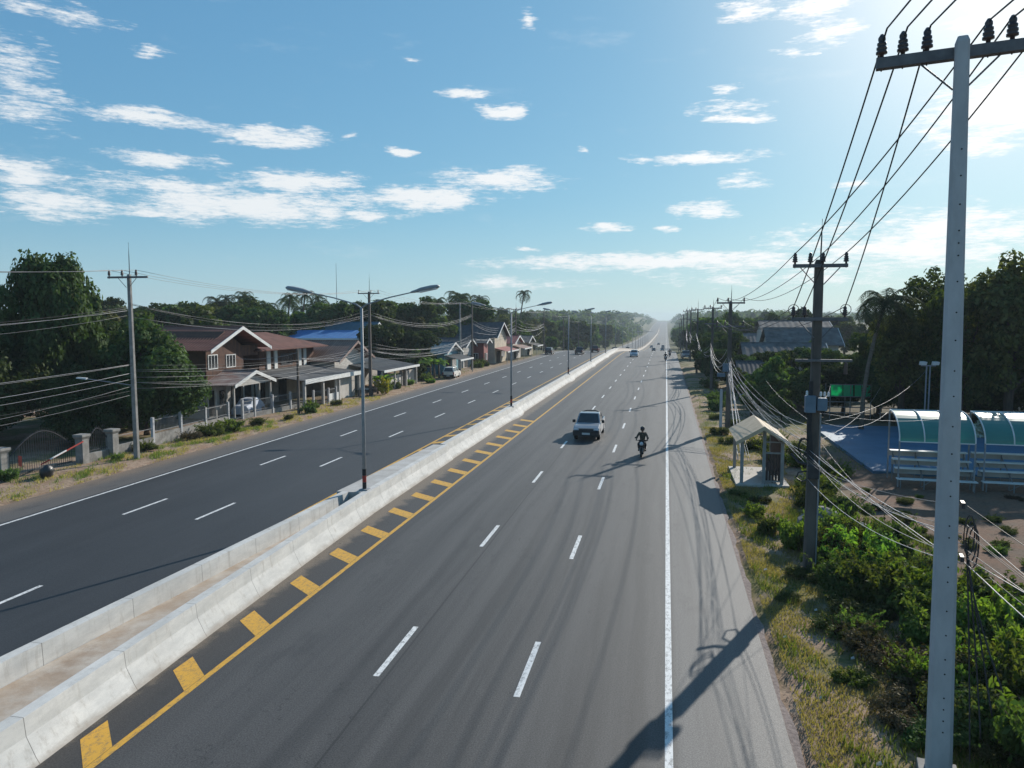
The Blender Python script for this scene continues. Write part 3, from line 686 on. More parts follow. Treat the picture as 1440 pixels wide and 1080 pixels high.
for _ in range(16):
    x, y = rng.uniform(4.8, 8.6), rng.uniform(12, 27); s = rng.uniform(.25,.6)
    if abs(x-5.2) < 1.3 and 12 < y < 16.5: continue
    plant('bushd', x, y, (s, s, s*rng.uniform(.9,1.6)), 'straggly dead brown weed among the green bushes on the right verge', 'weed', 'dead weeds on the right verge')
# left verge plants
for kd, x, y, s, lb in [
    ('bushg',-33.4,50.2,1.0,'dark green shrub hanging over the low roadside wall past the near left pole'),
    ('bushb',-33.0,52.2,1.05,'bright green shrub with upright leaves at the end of the railed wall'),
    ('busho',-32.6,55.8,.75,'low olive bush on the verge before the house driveway'),
    ('bushd',-33.5,48.0,.7,'dry brownish shrub against the low roadside wall'),
    ('bushk',-32.3,63.9,.75,'dark bush at the foot of the short utility pole'),
    ('bushg',-33.6,43.4,.75,'green bush right behind the near left pole'),
    ('bushg',-33.2,40.4,.45,'small weed clump at the foot of the gate pillar'),
    ('bushk',-34.6,33.6,.7,'dark bush beside the gate pillar at the left picture edge')]:
    plant(kd, x, y, s, lb, 'bush')

for x, y in [(3.6,17.6),(4.2,15.1),(3.3,20.9),(4.5,23.1),(3.5,26.6),(4.8,19.9),(-31.6,44.6),(-32.4,53.4)]:
    b = MB(); q = rng.uniform(.03,.06); b.v = [(-q,-q*.7,0),(q,-q*.6,.02),(q*.8,q,.05),(-q*.7,q*.8,.015),(-q,-q*.7,.012),(q,-q*.6,.032),(q*.8,q,.062),(-q*.7,q*.8,.027)]
    b.f = [(0,3,2,1),(4,5,6,7),(0,1,5,4),(1,2,6,5),(2,3,7,6),(3,0,4,7)]
    tag(b.build('paper_scrap', M['offwhite_wall'], None, (x, y, gz(x,y)+.05)), 'scrap of pale litter lying in the dry grass of the verge', 'paper scrap', 'paper scraps on the verges')
for kd, x, y, s in [('bushg',-33.6,67.2,.8),('busho',-32.4,70.5,.6),('bushg',-33.4,86.5,.9),('bushk',-33.0,89.2,.8),('bushb',-33.1,94.5,.7),('bushg',-33.2,101,1.1),('bushk',-32.5,111,.9),('bushg',-32.8,130,1.2),('bushk',-32.9,134,1.2),('busho',-31.8,59.5,.5)]:
    plant(kd, x, y, (s,s,s*1.1), 'green bush on the left verge in front of the row of houses', 'bush', 'bushes before the left houses')
# grass and weeds
def grass(name, label, pts, hmin, hmax, mat_, w=.02):
    n = len(pts); pts = np.asarray(pts); a = NP.uniform(0, 2*np.pi, n); h = NP.uniform(hmin, hmax, n); ln = NP.normal(size=(n,2))*.35*h[:,None]
    v = np.zeros((n,3,3)); v[:,0] = pts; v[:,1] = pts; v[:,0,0] += np.cos(a)*w; v[:,0,1] += np.sin(a)*w; v[:,1,0] -= np.cos(a)*w; v[:,1,1] -= np.sin(a)*w
    v[:,2] = pts; v[:,2,0] += ln[:,0]; v[:,2,1] += ln[:,1]; v[:,2,2] += h
    me = bpy.data.meshes.new(name); me.vertices.add(3*n); me.vertices.foreach_set('co', v.reshape(-1).astype(np.float32))
    me.loops.add(3*n); me.loops.foreach_set('vertex_index', np.arange(3*n, dtype=np.int32)); me.polygons.add(n)
    me.polygons.foreach_set('loop_start', np.arange(0,3*n,3,dtype=np.int32)); me.polygons.foreach_set('loop_total', np.full(n,3,dtype=np.int32))
    me.update(calc_edges=True); me.materials.append(mat_); o = bpy.data.objects.new(name, me); COL.objects.link(o)
    return tag(o, label, 'grass', kind='stuff')
def gpts(n, x0, x1, y0, y1, thr, seed, pw=1.0):
    rs = np.random.RandomState(seed); x = x0 + (x1-x0)*rs.uniform(size=n); y = y0 + (y1-y0)*rs.uniform(size=n)**pw
    m = np.sin(x*2.3+1.7*np.sin(y*.9+seed)) + np.sin(y*1.1+seed*1.3+1.3*np.cos(x*1.7)) + .8*np.sin(x*5+y*3.1+seed) + rs.normal(size=n)*.5
    k = m > thr; x, y = x[k], y[k]; return np.stack([x, y, terr(x,y) - .1 - .18*sstep(3.2,7,x)*sstep(30,5,y)], 1)
grass('dry_grass', 'dry yellowish grass on the right verge between road and bushes', np.vstack([gpts(120000,3.0,6.8,9,62,-.3,1,1.5), gpts(16000,3.0,12,46,110,.2,2)]), .03, .13, M['grass_dry'], .012)
grass('green_grass', 'green weeds and grass on the right verge', np.vstack([gpts(20000,3.1,6,9,45,1.0,3,1.3), gpts(34000,5.5,10.5,9,36,.2,8,1.2), gpts(10000,3.2,12,46,100,.7,4)]), .07, .28, M['grass_green'])
grass('verge_grass', 'thin grass along the sandy left verge', np.vstack([gpts(20000,-34.4,-30.8,26,58,.9,5), gpts(6000,-35,-30.6,62,130,1.2,6)]), .06, .24, M['grass_green'])
grass('verge_straw', 'dry straw along the sandy left verge', gpts(22000,-34.2,-30.2,24,80,.1,9), .05, .18, M['grass_dry'])
for p_ in PR.values():
    for c_ in list(KIDS[p_.name]): bpy.data.objects.remove(c_)
    bpy.data.objects.remove(p_)

# ------------------------------------------------------------------ utility poles
INS = [(.03,0),(.03,.05),(.075,.06),(.075,.09),(.05,.10),(.07,.12),(.07,.15),(.045,.16),(.062,.18),(.062,.21),(.04,.22),(.05,.25),(.05,.28),(.02,.33)]
def pole(name, label, x, y, h, w0, w1, arms, rod=0, matn='pole_concrete', group='utility poles on the right verge', big=1.0, holes=False, rz=0.0, insn=10, armw=.1, side=-1):
    z = gz(x, y); t = root(name, label, 'utility pole', (x, y, z), rz, group)
    mb = MB(); a, b = w0/2, w1/2; c = .72
    # chamfered square shaft
    ring = lambda s, zz: [( s, c*s, zz),( c*s, s, zz),(-c*s, s, zz),(-s, c*s, zz),(-s,-c*s, zz),(-c*s,-s, zz),( c*s,-s, zz),( s,-c*s, zz)]
    lv = [ring(a, -.6), ring(a, 0), ring((a+b)/2, h*.5), ring(b, h), ring(b*.72, h+b*.8)]
    for l in lv: mb.v += l
    for i in range(len(lv)-1):
        for k in range(8): mb.f.append((i*8+k, i*8+(k+1)%8, i*8+8+(k+1)%8, i*8+8+k))
    mb.f.append(tuple(range(32,40)))
    n0 = len(mb.f)
    if holes:
        zz = 1.0; r = random.Random(2)
        while zz < h-1.5:
            s = a + (b-a)*zz/h
            mb.lathe([(.015,-.006),(.015,.006)], 8, (.03, -s-.001, zz), 'y'); zz += r.choice([.22,.28,.46,.5,.55])
    so_ = mb.build('shaft', M[matn], t)
    if holes:
        so_.data.materials.append(M['opening'])
        for p in so_.data.polygons[n0:]: p.material_index = 1
    tips = []
    for za, x0, x1, ix in arms:
        fy = side*(w1/2 + .01 + armw*.5)
        MB().box(x0, x1, fy-armw*.5, fy+armw*.5, za-armw*.6, za+armw*.6).build('crossarm', M['arm_steel'], t, bevel=.01)
        for sx in (-1, 1):
            if sx*(x1 if sx > 0 else x0) > .6:
                MB().tube([(sx*.62, fy, za-armw*.6), (sx*w1*.45, fy, za-.62)], .018, 5).build('brace', M['arm_steel'], t)
        row = []
        for xi in ix:
            lm = MB(); lm.lathe([(r*big, zz*big) for r, zz in INS], insn)
            lm.tube([(0,0,-armw*1.4),(0,0,.02)], .014, 5)
            lm.build('insulator', M['insulator'], t, (xi, fy, za+armw*.6), True)
            row.append((x+xi*math.cos(rz)-fy*math.sin(rz), y+fy, z+za+armw*.6+.31*big))
        tips.append(row)
    if rod: MB().tube([(.03,.0,h-.4),(.05,0,h+rod*.6),(.05,0,h+rod)], [.03,.022,.01], 6).build('lightning_rod', M['dark_steel'], t)
    return t, tips, z
P1, T1, z1 = pole('utility_pole', 'tall pale concrete utility pole nearest the viewer at the right edge', 5.22, 15.0, 13.55, .43, .22,
    [(13.42, -1.36, 1.6, [-1.27,-.92,-.53,.42,.78,1.4])], 0, big=1.3, holes=True, insn=14, armw=.17, rz=-.21, side=1)
P1.rotation_euler[1] = -.015; T1 = [[(x-.2, y, z) for x, y, z in T1[0]]]
MB().box(-.34,.34,-.34,.34,-.3,.14).build('base_block', M['old_concrete'], P1, bevel=.02)
for i, (dx, zz) in enumerate([(.25,5.3),(.26,4.3)]):
    MB().box(-.03,.03,-.12,.12,-.05,.05).build('cable_clamp', M['dark_steel'], P1, (dx, 0, zz))
P2, T2, z2 = pole('utility_pole', 'dark utility pole with two crossarms and a blue-grey box, second on the right', 4.98, 27.0, 10.55, .36, .27,
    [(10.45, -.86, .86, [-.8,-.32,.08,.8]), (8.68, -.86, .92, [-.80,-.45,.82])], 1.45, 'pole_dark', big=1.15, insn=12)
MB().box(-.36,-.02,-.44,-.18,5.55,6.12).build('switch_box', M['blue_box'], P2, bevel=.02)
MB().box(.02,.34,-.42,-.18,5.62,6.05).build('switch_box', M['blue_box'], P2, bevel=.02)
MB().box(-.7,1.1,-.26,-.16,7.26,7.34).build('low_crossarm', M['arm_steel'], P2)
for i, dx in enumerate((.14,.26,.38,-.3)):
    MB().lathe([(.03,0),(.045,.05),(.03,.08),(.045,.11),(.02,.16)], 8).build('bushing', M['white'], P2, (dx,-.3,6.1 if dx>0 else 6.13))
MB().lathe([(.06,0),(.06,.35),(.02,.4)], 8).build('fuse_tube', M['insulator'], P2, (.9,-.22,6.85))
for k, (dx, dy, dz) in enumerate([(.84,-.2,8.95),(-.8,-.2,8.95)]):
    MB().tube([(dx+.17*math.cos(q*.5), dy, dz+.05+.17*math.sin(q*.5)) for q in range(14)], .012, 5).build('jumper_loop', M['wire'], P2)
MB().box(-.20,.16,-.40,-.19,3.3,3.75).build('junction_box', M['dark_steel'], P2, bevel=.02)
MB().tube([(-.15,.1,3.7),(-.4,.2,3.75),(-.62,.42,4.0)], .05, 6).tube([(-.15,.0,3.5),(-.42,.1,3.42),(-.48,.2,3.2),(-.3,.12,3.1),(-.15,0,3.2)], .03, 5).build('cable_bracket', M['dark_steel'], P2)
MB().tube([(-.26+.2*math.cos(q*.5)*(1-.008*q), -.05+.012*q, 4.3+.3*math.sin(q*.5)) for q in range(38)], .016, 5).build('cable_coil', M['wire'], P2)
for k_ in range(5): MB().tube([(-.2+.02*k_,-.2,6.6),(-.24+.03*k_,-.23,5),(-.22+.05*k_,-.24,3.9)], .022, 5).build('drop_cable', M['wire'], P2)
MB().tube([(.19,-.1,5.5),(.2,-.12,3),(.19,-.12,.3)], .03, 6).build('conduit', M['steel'], P2)
P3, T3, z3 = pole('utility_pole', 'utility pole with two crossarms standing past the bus shelter, third on the right', 4.85, 60.7, 9.95, .40, .24,
    [(9.9, -1.05, 1.05, [-.98,-.2,.98]), (8.1, -1.1, 1.1, [-1.0,-.4,.95])], 1.3, 'pole_dark', big=1.1, insn=8)
MB().box(-.5,.15,-.36,-.2,4.6,5.25).build('splice_box', M['blue_box'], P3, bevel=.02)
MB().box(-.9,-.3,-.34,-.24,4.2,4.5).build('splice_box', M['blue_box'], P3, bevel=.02)
pole('cable_post', 'short pale concrete post leaning on the third right-hand pole', 4.25, 59.8, 3.2, .22, .2, [], 0, group=None)
farR = []
names = ['fourth','fifth','sixth','seventh','eighth','ninth','tenth']
for i, (x, y, h) in enumerate([(5.3,91,10.0),(4.9,124,10.2),(4.9,158,10.4),(5.0,190,10.6),(4.9,225,10.8),(5,262,11),(5,300,11)]):
    farR.append(pole('utility_pole', names[i] + ' utility pole from the viewer in the row on the right verge', x, y, h, .34, .22,
        [(h-.1, -1.0, 1.0, [-.92,-.3,.92])] + ([(h-1.9, -.9, .9, [])] if i < 4 else []), 1.6 if i % 2 else 1.0, 'pole_dark', insn=6))
L1, TL1, zl1 = pole('utility_pole', 'grey concrete utility pole with rod at the near left verge before the dark trees', -32.1, 40.7, 11.3, .29, .20,
    [(11.2, -1.35, 1.4, [-1.25,-.35,.62])], 2.0, 'old_concrete', group='utility poles on the left verge', big=1.2, insn=10)
L2, TL2, zl2 = pole('utility_pole', 'utility pole with rod seen right behind the first street light', -32.6, 79.9, 11.6, .36, .24,
    [(11.5, -1.25, 1.3, [-1.15,.3,1.15])], 2.1, 'pole_dark', 'utility poles on the left verge', insn=8)
L3, TL3, zl3 = pole('utility_pole', 'right one of the two utility poles joined by a shared crossarm on the left', -32.2, 124, 11.3, .34, .22,
    [(11.2, -2.9, 1.0, [-2.7,-.9,.8])], 1.9, 'pole_dark', 'utility poles on the left verge', insn=6)
pole('utility_pole', 'left one of the two utility poles joined by a shared crossarm on the left', -33.9, 122.6, 11.2, .34, .22, [], 0, 'old_concrete', 'utility poles on the left verge')
farL = []
for i, y in enumerate([163, 202, 242, 285]):
    farL.append(pole('utility_pole', 'thin utility pole on the left verge, ' + ['first','second','third','fourth'][i] + ' beyond the paired poles', -32.4, y, 10.8, .32, .22,
        [(10.7, -1.1, 1.1, [-1,.2,1])], 1.5, 'pole_dark', 'utility poles on the left verge', insn=6))
ps, Tps, zps = pole('utility_pole', 'short thin service pole between the brown house and the grey roofed carport', -32.95, 63.5, 5.9, .22, .16, [], 0, 'pole_dark', None)
m_ = root('radio_mast', 'hair-thin radio mast rising far behind the blue house', 'mast', (-68.5, 150, gz(-68.5,150)))
MB().tube([(0,0,-.3),(0,0,12),(0,0,20.3)], [.09,.07,.03], 6).build('mast_tube', M['steel'], m_)
MB().box(-.25,.25,-.25,.25,-.3,.3).build('mast_foot', M['old_concrete'], m_)
# small street lamp arm fixed on the near left pole
sl = root('street_lamp', 'small lamp on a slim arm reaching left from the near left utility pole', 'street lamp', (-32.1, 40.7, zl1+4.6))
MB().tube([(-.12,0,0),(-1.6,-.3,.22),(-2.9,-.5,.40)], .025, 6).build('arm', M['steel'], sl)
MB().hexa([(-3.5,-.7,.42),(-2.85,-.62,.36),(-2.85,-.42,.36),(-3.5,-.5,.42),(-3.45,-.68,.5),(-2.85,-.6,.46),(-2.85,-.44,.46),(-3.45,-.52,.5)]).build('lamp_head', M['white'], sl)

# ------------------------------------------------------------------ wires: every span of every line is a wire
def wire(p, q, sag, r, m, label, group, cat='wire', n=16):
    p, q = Vector(p), Vector(q)
    pts = [p.lerp(q, i/n) - Vector((0,0,4*sag*(i/n)*(1-i/n))) for i in range(n+1)]
    o = MB().tube([v - p for v in pts], r, 5).build('overhead_wire', M[m], None, p, True)
    return tag(o, label, cat, group)
rw = random.Random(17)
back = [(x-.1, -26, z+.5) for x, _, z in T1[0]]
for a, b in zip(T1[0], back):
    wire(a, b, .5, .017, 'wire', 'thick black wire running from the tall pale pole up over the viewer', 'wires from the tall pole over the viewer')
tgt = [T2[1][0], T2[1][1], T2[1][2], T2[0][0], T2[0][2], T2[0][3]]
for i, (a, b) in enumerate(zip(T1[0], tgt)):
    wire(a, b, .25, .017, 'wire', 'thick black wire slanting from the tall pale pole to the box pole', 'wires between the tall pole and the pole with the blue box')
for a, b in [(T2[0][0],T3[0][0]),(T2[0][2],T3[0][1]),(T2[0][3],T3[0][2]),(T2[1][0],T3[1][0]),(T2[1][1],T3[1][1]),(T2[1][2],T3[1][2])]:
    wire(a, b, .75, .014, 'wire', 'black line wire sagging between the pole with the blue box and the third pole', 'line wires past the bus shelter')
prev = T3[0]
for i, (po, tt, zz) in enumerate(farR):
    for a, b in zip(prev, tt[0]): wire(a, b, .7, .014, 'wire', 'distant line wire between two of the far right-hand poles', 'line wires between the far right poles', n=8)
    prev = tt[0]
# telephone and service cables on the right
for k in range(13):
    za = 4.3 + rw.uniform(0, 1.5); zb = 3.6 + rw.uniform(0, 1.7)
    wire((4.7+rw.uniform(-.15,.3), 60.6, z3+za), (4.98+rw.choice((-.16,.16)), 27+rw.uniform(-.1,.1), z2+zb), rw.uniform(.15,1.0), rw.choice((.005,.006,.008)), rw.choice(('wire_pale','wire_grey','wire_pale','wire')),
         'slack cable in the bundle between the third pole and the box pole', 'cable bundle between second and third right poles')
for k in range(9):
    za = 3.1 + rw.uniform(0, 1.9); zb = 4.1 + rw.uniform(0, 1.2)
    wire((4.98+rw.choice((-.16,.17)), 27, z2+za), (5.22+.22, 15+rw.uniform(-.1,.1), z1+zb), rw.uniform(.05,.45), rw.choice((.005,.006,.008)), rw.choice(('wire_pale','wire_grey','wire_grey')),
         'pale cable drooping from the pole with the blue box to the tall pale pole', 'cables from the box pole to the tall pole')
for k in range(8):
    wire((5.46, 15+rw.uniform(-.1,.1), z1+4.2+rw.uniform(0,1.1)), (6.0+rw.uniform(-.2,.8), -8, z1+4.8+rw.uniform(0,1.6)), rw.uniform(.2,.7), rw.choice((.005,.006,.009)), rw.choice(('wire_pale','wire_grey','wire','wire')),
         'cable leaving the tall pale pole towards the lower right corner', 'cables leaving the tall pole to the right')
for e_ in [(11.9,44.1,3.5),(15.75,43.9,3.6),(19.0,60.5,5.0),(14.1,69.5,2.9),(18.2,69.5,2.9),(10.2,86,2.9)]:
    wire((5.1, 27, z2+rw.uniform(4.2,6.2)), e_, rw.uniform(.3,.8), .007, rw.choice(('wire_pale','wire_grey')),
         'thin service cable running from the pole with the blue box across the yard', 'service cables across the yard')
for k in range(8):
    wire((4.85+rw.uniform(-.2,.2), 60.5, z3+4.4+rw.uniform(0,1.2)), (4.7+rw.uniform(-.3,.5), 47.2+rw.uniform(-.4,.6), 0), rw.uniform(.1,.4), rw.choice((.009,.011,.014)), 'wire_pale',
         'pale guy cable dropping from the third pole behind the bus shelter', 'guy cables behind the bus shelter')
pv = (4.85, 60.7, z3)
for i, (po, tt, zz) in enumerate(farR[:4]):
    y0 = pv[1]; x1, y1 = po.location.x, po.location.y
    for k in range(6):
        h0, h1 = rw.uniform(4.2,6.4), rw.uniform(4.2,6.4)
        wire((pv[0]-.2, y0, pv[2]+h0), (x1-.2, y1, zz+h1), rw.uniform(.6,1.8), .016, rw.choice(('wire_pale','wire_grey','wire_pale','wire')), 'pale cable in the low bundle between the far right-hand poles', 'low cables between the far right poles', n=10)
    pv = (x1, y1, zz)
for k in range(4):                                    # slack cable ends hanging down the tall pole
    wire((5.48+.02*k, 14.95-.05*k, z1+4.6-.25*k), (5.6+.12*k, 14.6-.1*k, z1+.6+.5*k), -.25+.12*k, .015, 'wire', ['loose black cable end hanging lowest on the right of the tall pale pole','second loose black cable hanging on the tall pale pole','third loose black cable, with a bend, on the tall pale pole','shortest loose black cable on the tall pale pole'][k], 'hanging cable ends', 'cable')
for k in range(3):
    lo = MB().tube([(.09*math.cos(q*.45)+.02*k, .03*k, .38*math.sin(q*.45)) for q in range(15)], .014, 5).build('cable_coil', M['wire'], None, (5.5+.03*k, 14.9, z1+4.75-.12*k), True)
    tag(lo, 'coil of spare black cable tied to the tall pale pole', 'cable coil', 'cable coils on the tall pole')
# left line
b0 = [(x-1.2, 2, z) for x, y, z in TL1[0]]
for rows, lab, gr in [((b0, TL1[0]), 'line wire between the near left pole and the left picture edge', 'line wires at the left edge'),
                      ((TL1[0], TL2[0]), 'line wire on top between the near left pole and the pole behind the street light', 'line wires over the brown house'),
                      ((TL2[0], TL3[0]), 'line wire on top between the pole behind the street light and the paired poles', 'line wires over the carport')]:
    for a, b in zip(*rows): wire(a, b, .9, .012, 'wire_grey', lab, gr)
pl = TL3[0]
for po, tt, zz in farL:
    for a, b in zip(pl, tt[0]): wire(a, b, .8, .013, 'wire_grey', 'distant line wire between the thin left poles', 'line wires between far left poles', n=8)
    pl = tt[0]
def bundle(x0, y0, x1, y1, n, zr, sag, lab, gr, mats=('wire_pale','wire_grey','wire_grey','wire'), r=(.008,.012), nseg=14):
    for k in range(n):
        za, zb = rw.uniform(*zr), rw.uniform(*zr)
        zb = za + (zb-za)*.4
        wire((x0, y0, gz(x0,y0)+za), (x1, y1, gz(x1,y1)+zb), rw.uniform(*sag), rw.uniform(*r), rw.choice(mats), lab, gr, n=nseg)
bundle(-32.1,40.7,-33.4,2,4,(8.9,9.9),(1.0,1.6),'pale cable high between the near left pole and the left picture edge','high cables at the left edge')
bundle(-32.1,40.7,-32.6,79.9,4,(8.7,9.8),(1.0,1.7),'pale cable crossing in front of the roofs from the near left pole','high cables before the brown house')
bundle(-32.6,79.9,-32.2,124,4,(8.6,9.6),(1.0,1.8),'pale cable sagging between the street light and the paired poles','high cables over the banana plants', r=(.012,.017))
bundle(-32.1,40.7,-33.4,2,7,(4.0,6.3),(.4,1.3),'low grey cable in front of the dark garden trees','low cables before the dark garden')
bundle(-32.1,40.7,-32.6,79.9,8,(4.2,6.0),(.5,1.3),'low grey cable in front of the brown wooden house','low cables before the brown house')
bundle(-32.6,79.9,-32.2,124,7,(4.2,6.2),(.6,1.6),'low pale cable between the street light and the paired poles','low cables over the banana plants', r=(.012,.017))
bundle(-32.2,124,-32.4,163,6,(4.5,8.8),(.7,1.8),'pale cable beyond the paired poles','cables beyond the paired poles', r=(.018,.026), nseg=8)
bundle(-32.4,163,-32.4,202,6,(4.5,8.8),(.7,1.8),'far pale cable along the left shops','far cables along the left shops', r=(.02,.03), nseg=8)
bundle(-32.95,63.4,-32.6,79.9,3,(4.6,5.7),(.2,.6),'cable between the short service pole and the pole behind the street light','service pole cables')
wire((-32.95,63.4,zps+5.6), (-38.9,62.5,5.0), .3, .014, 'wire_pale', 'service cable from the short service pole to the brown wooden house', None)

# ------------------------------------------------------------------ street lights on the median
def lights(i, y):
    z = float(prof(y)) + .9
    lab = ['nearest double-armed street light, red and black bands at its foot', 'second double-armed street light from the viewer on the median', 'third double-armed street light on the median', 'fourth double-armed street light on the median'][i] if i < 4 else 'small distant double-armed street light on the median'
    t = root('street_light', lab, 'street light', (-13.22, y, z), 0, 'double-armed street lights on the median')
    MB().box(-.2,.2,-.2,.2,-.1,.05).build('base_plate', M['steel'], t)
    MB().tube([(0,0,0),(0,0,4),(0,0,8.2)], [.085,.075,.06], 10).build('pole', M['steel'], t, smooth=True)
    if i < 3:
        for k, mm in enumerate(('black_plastic','band_red','black_plastic')):
            MB().lathe([(.094,.06+.3*k),(.094,.35+.3*k)], 10).build('painted_band', M[mm], t)
    for s in (-1,1):
        MB().tube([(0,0,8.15),(s*.25,0,8.33),(s*1.3,0,8.62),(s*2.55,0,8.88)], [.04,.034,.028,.025], 8).build('arm', M['steel'], t, smooth=True)
        hd = MB(); ax = s
        sec = [(2.3,.06,.055),(2.55,.12,.09),(2.72,.2,.13),(3.2,.23,.14),(3.5,.19,.11),(3.6,.06,.05)]
        for u, w, hh in sec:
            zz = 8.84 + (u-2.35)*.19
            hd.v += [(ax*u, w*math.cos(q*math.pi/4), zz + (hh if math.sin(q*math.pi/4) > 0 else hh*.6)*math.sin(q*math.pi/4)) for q in range(8)]
        for a in range(len(sec)-1):
            for q in range(8): hd.f.append((a*8+q, a*8+(q+1)%8, a*8+8+(q+1)%8, a*8+8+q))
        hd.f += [tuple(range(8)), tuple(range(40,48))]
        ho = hd.build('lamp_head', M['steel'], t, smooth=True)
        MB().hexa([(ax*2.72,-.16,8.82),(ax*3.48,-.15,8.97),(ax*3.48,.15,8.97),(ax*2.72,.16,8.82),(ax*2.72,-.17,8.9),(ax*3.48,-.16,9.04),(ax*3.48,.16,9.04),(ax*2.72,.17,8.9)]).build('diffuser', M['lamp_glass'], ho)
for i, y in enumerate(lampY): lights(i, y)

# ------------------------------------------------------------------ buildings
def corr(a, b, c, d, n, amp, t=.05):
    """corrugated sheet: eave a->b, ridge d->c (a below d, b below c), ribs run up the slope"""
    a, b, c, d = map(Vector, (a, b, c, d)); nm = (b-a).cross(d-a).normalized()
    if nm.z < 0: nm = -nm
    mb = MB(); k = 0
    for i in range(n+1):
        u = i/n; h = nm*(amp if i % 2 else 0)
        mb.v += [tuple(a.lerp(b,u)+h), tuple(d.lerp(c,u)+h), tuple(a.lerp(b,u)-nm*t), tuple(d.lerp(c,u)-nm*t)]
    for i in range(n):
        p = 4*i; q = p+4
        mb.f += [(p,q,q+1,p+1), (p+2,p+3,q+3,q+2), (p,p+2,q+2,q), (p+1,q+1,q+3,p+3)]
    e = 4*n; mb.f += [(0,1,3,2), (e,e+2,e+3,e+1)]
    return mb
def window(par, face, u0, u1, z0, z1, at, fm='white', panes=3, name='window'):
    """face '+x' / '-y': plane at coordinate at; u runs along the wall"""
    d = .05
    def bx(mb, ua, ub, za, zb, o0, o1):
        if face == '+x': mb.box(at+o0, at+o1, ua, ub, za, zb)
        else: mb.box(ua, ub, at-o1, at-o0, za, zb)
    mb = MB(); w = .08
    bx(mb,u0,u1,z0,z0+w,.004,d); bx(mb,u0,u1,z1-w,z1,.004,d); bx(mb,u0,u0+w,z0+w,z1-w,.004,d); bx(mb,u1-w,u1,z0+w,z1-w,.004,d)
    for i in range(1, panes):
        u = u0 + (u1-u0)*i/panes; bx(mb,u-.03,u+.03,z0+w,z1-w,.004,d-.008)
    f = mb.build(name, M[fm], par); g_ = MB(); bx(g_,u0+w,u1-w,z0+w,z1-w,.006,.018); g_.build('pane', M['glass'], f)
    return f
def wallbox(mb, x0, x1, y0, y1, z0, z1): return mb.box(x0,x1,y0,y1,z0,z1)
def gable_x(par, x0, x1, y0, y1, ze, zr, mt, over=.9, n=40, fascia='white', amp=.035, name='roof', yr=None):
    """gable roof with ridge along x; (x0..x1, y0..y1) is the eaves rectangle"""
    ym = (y0+y1)/2 if yr is None else yr
    mb = corr((x0,y0,ze),(x1,y0,ze),(x1,ym,zr),(x0,ym,zr), n, amp); m2 = corr((x0,y1,ze),(x1,y1,ze),(x1,ym,zr),(x0,ym,zr), n, amp)
    mb.add(m2.v, m2.f); mb.tube([(x0-.03,ym,zr+.02),(x1+.03,ym,zr+.02)], .09, 6)
    r = mb.build(name, M[mt], par)
    if fascia:
        f = MB()
        for s, ya in ((0,y0),(1,y1)):
            f.hexa([(x1+.01,ya,ze-.24),(x1+.07,ya,ze-.24),(x1+.07,ym,zr-.24),(x1+.01,ym,zr-.24),(x1+.01,ya,ze+.06),(x1+.07,ya,ze+.06),(x1+.07,ym,zr+.06),(x1+.01,ym,zr+.06)])
        f.build('gable_board', M[fascia], r)
    return r
def gable_wall(mb, x0, x1, y0, y1, z0, ze, zr):
    ym = (y0+y1)/2
    b = len(mb.v); mb.v += [(x,y,z) for x in (x0,x1) for y,z in ((y0,z0),(y1,z0),(y1,ze),(ym,zr),(y0,ze))]
    mb.f += [(b,b+1,b+2,b+3,b+4),(b+9,b+8,b+7,b+6,b+5)] + [tuple(b+q for q in (i,(i+1)%5,(i+1)%5+5,i+5)) for i in range(5)]
    return mb
# brown two-storey wooden house
h1 = root('wooden_house', 'two-storey brown wooden house with a rusty gable roof, white windows and a small porch', 'house', (-39, 62.9, gz(-39,62.9)))
gable_wall(MB(), -8, 0, -4.3, 1.6, 2.95, 6.15, 7.55).build('upper_wall', M['wood_wall'], h1)
MB().box(-8,-.02,1.62,4.2,5.2,6.2).build('balcony_lintel', M['wood_wall'], h1)
MB().box(-8,-2.2,1.62,4.2,2.95,5.18).build('upper_wall', M['wood_wall'], h1)
MB().box(-2.15,0,1.62,4.2,2.8,2.95).box(-.1,0,1.62,4.2,3.85,3.93).build('balcony', M['wood_wall'], h1)
MB().box(-7.9,-.5,-4.1,4.1,-.2,2.93).build('lower_wall', M['offwhite_wall'], h1)
for (x, y) in [(-.15,-4.1),(-.15,-1.2),(-.15,1.6),(-.15,4.1),(-4,-4.25),(-7.9,-4.25)]:
    MB().box(x-.1,x+.1,y-.1,y+.1,-.2,2.94).build('post', M['offwhite_wall'], h1)
gable_x(h1, -8.6, 1.0, -5.1, 5.0, 5.95, 7.95, 'rust_roof', n=64, yr=0)
window(h1,'+x',-4.05,-2.6,4.25,5.55,0,panes=3); window(h1,'+x',-1.3,.25,4.25,5.45,0,panes=3)
window(h1,'-y',-3.6,-1.9,3.9,5.1,-4.3,panes=2); window(h1,'-y',-6.6,-5.1,3.9,5.1,-4.3,panes=2)
window(h1,'-y',-6.4,-3.7,.8,2.3,-4.1,'dark_steel',4)
MB().box(-.49,-.44,-3.9,-2.2,.1,2.3).build('door', M['opening'], h1)
MB().box(-.49,-.44,.2,3.6,.4,2.4).build('shop_opening', M['opening'], h1)
window(h1,'+x',-1.7,-.6,.8,2.2,-.5,'dark_steel',2)
gable_x(h1, -.5, 3.1, -5.0, 1.9, 3.0, 4.05, 'porch_roof', n=36, name='porch_roof', yr=-1.55)
gable_wall(MB(), 2.75, 2.85, -4.6, 1.5, 2.85, 2.95, 3.8).build('porch_gable', M['offwhite_wall'], h1)
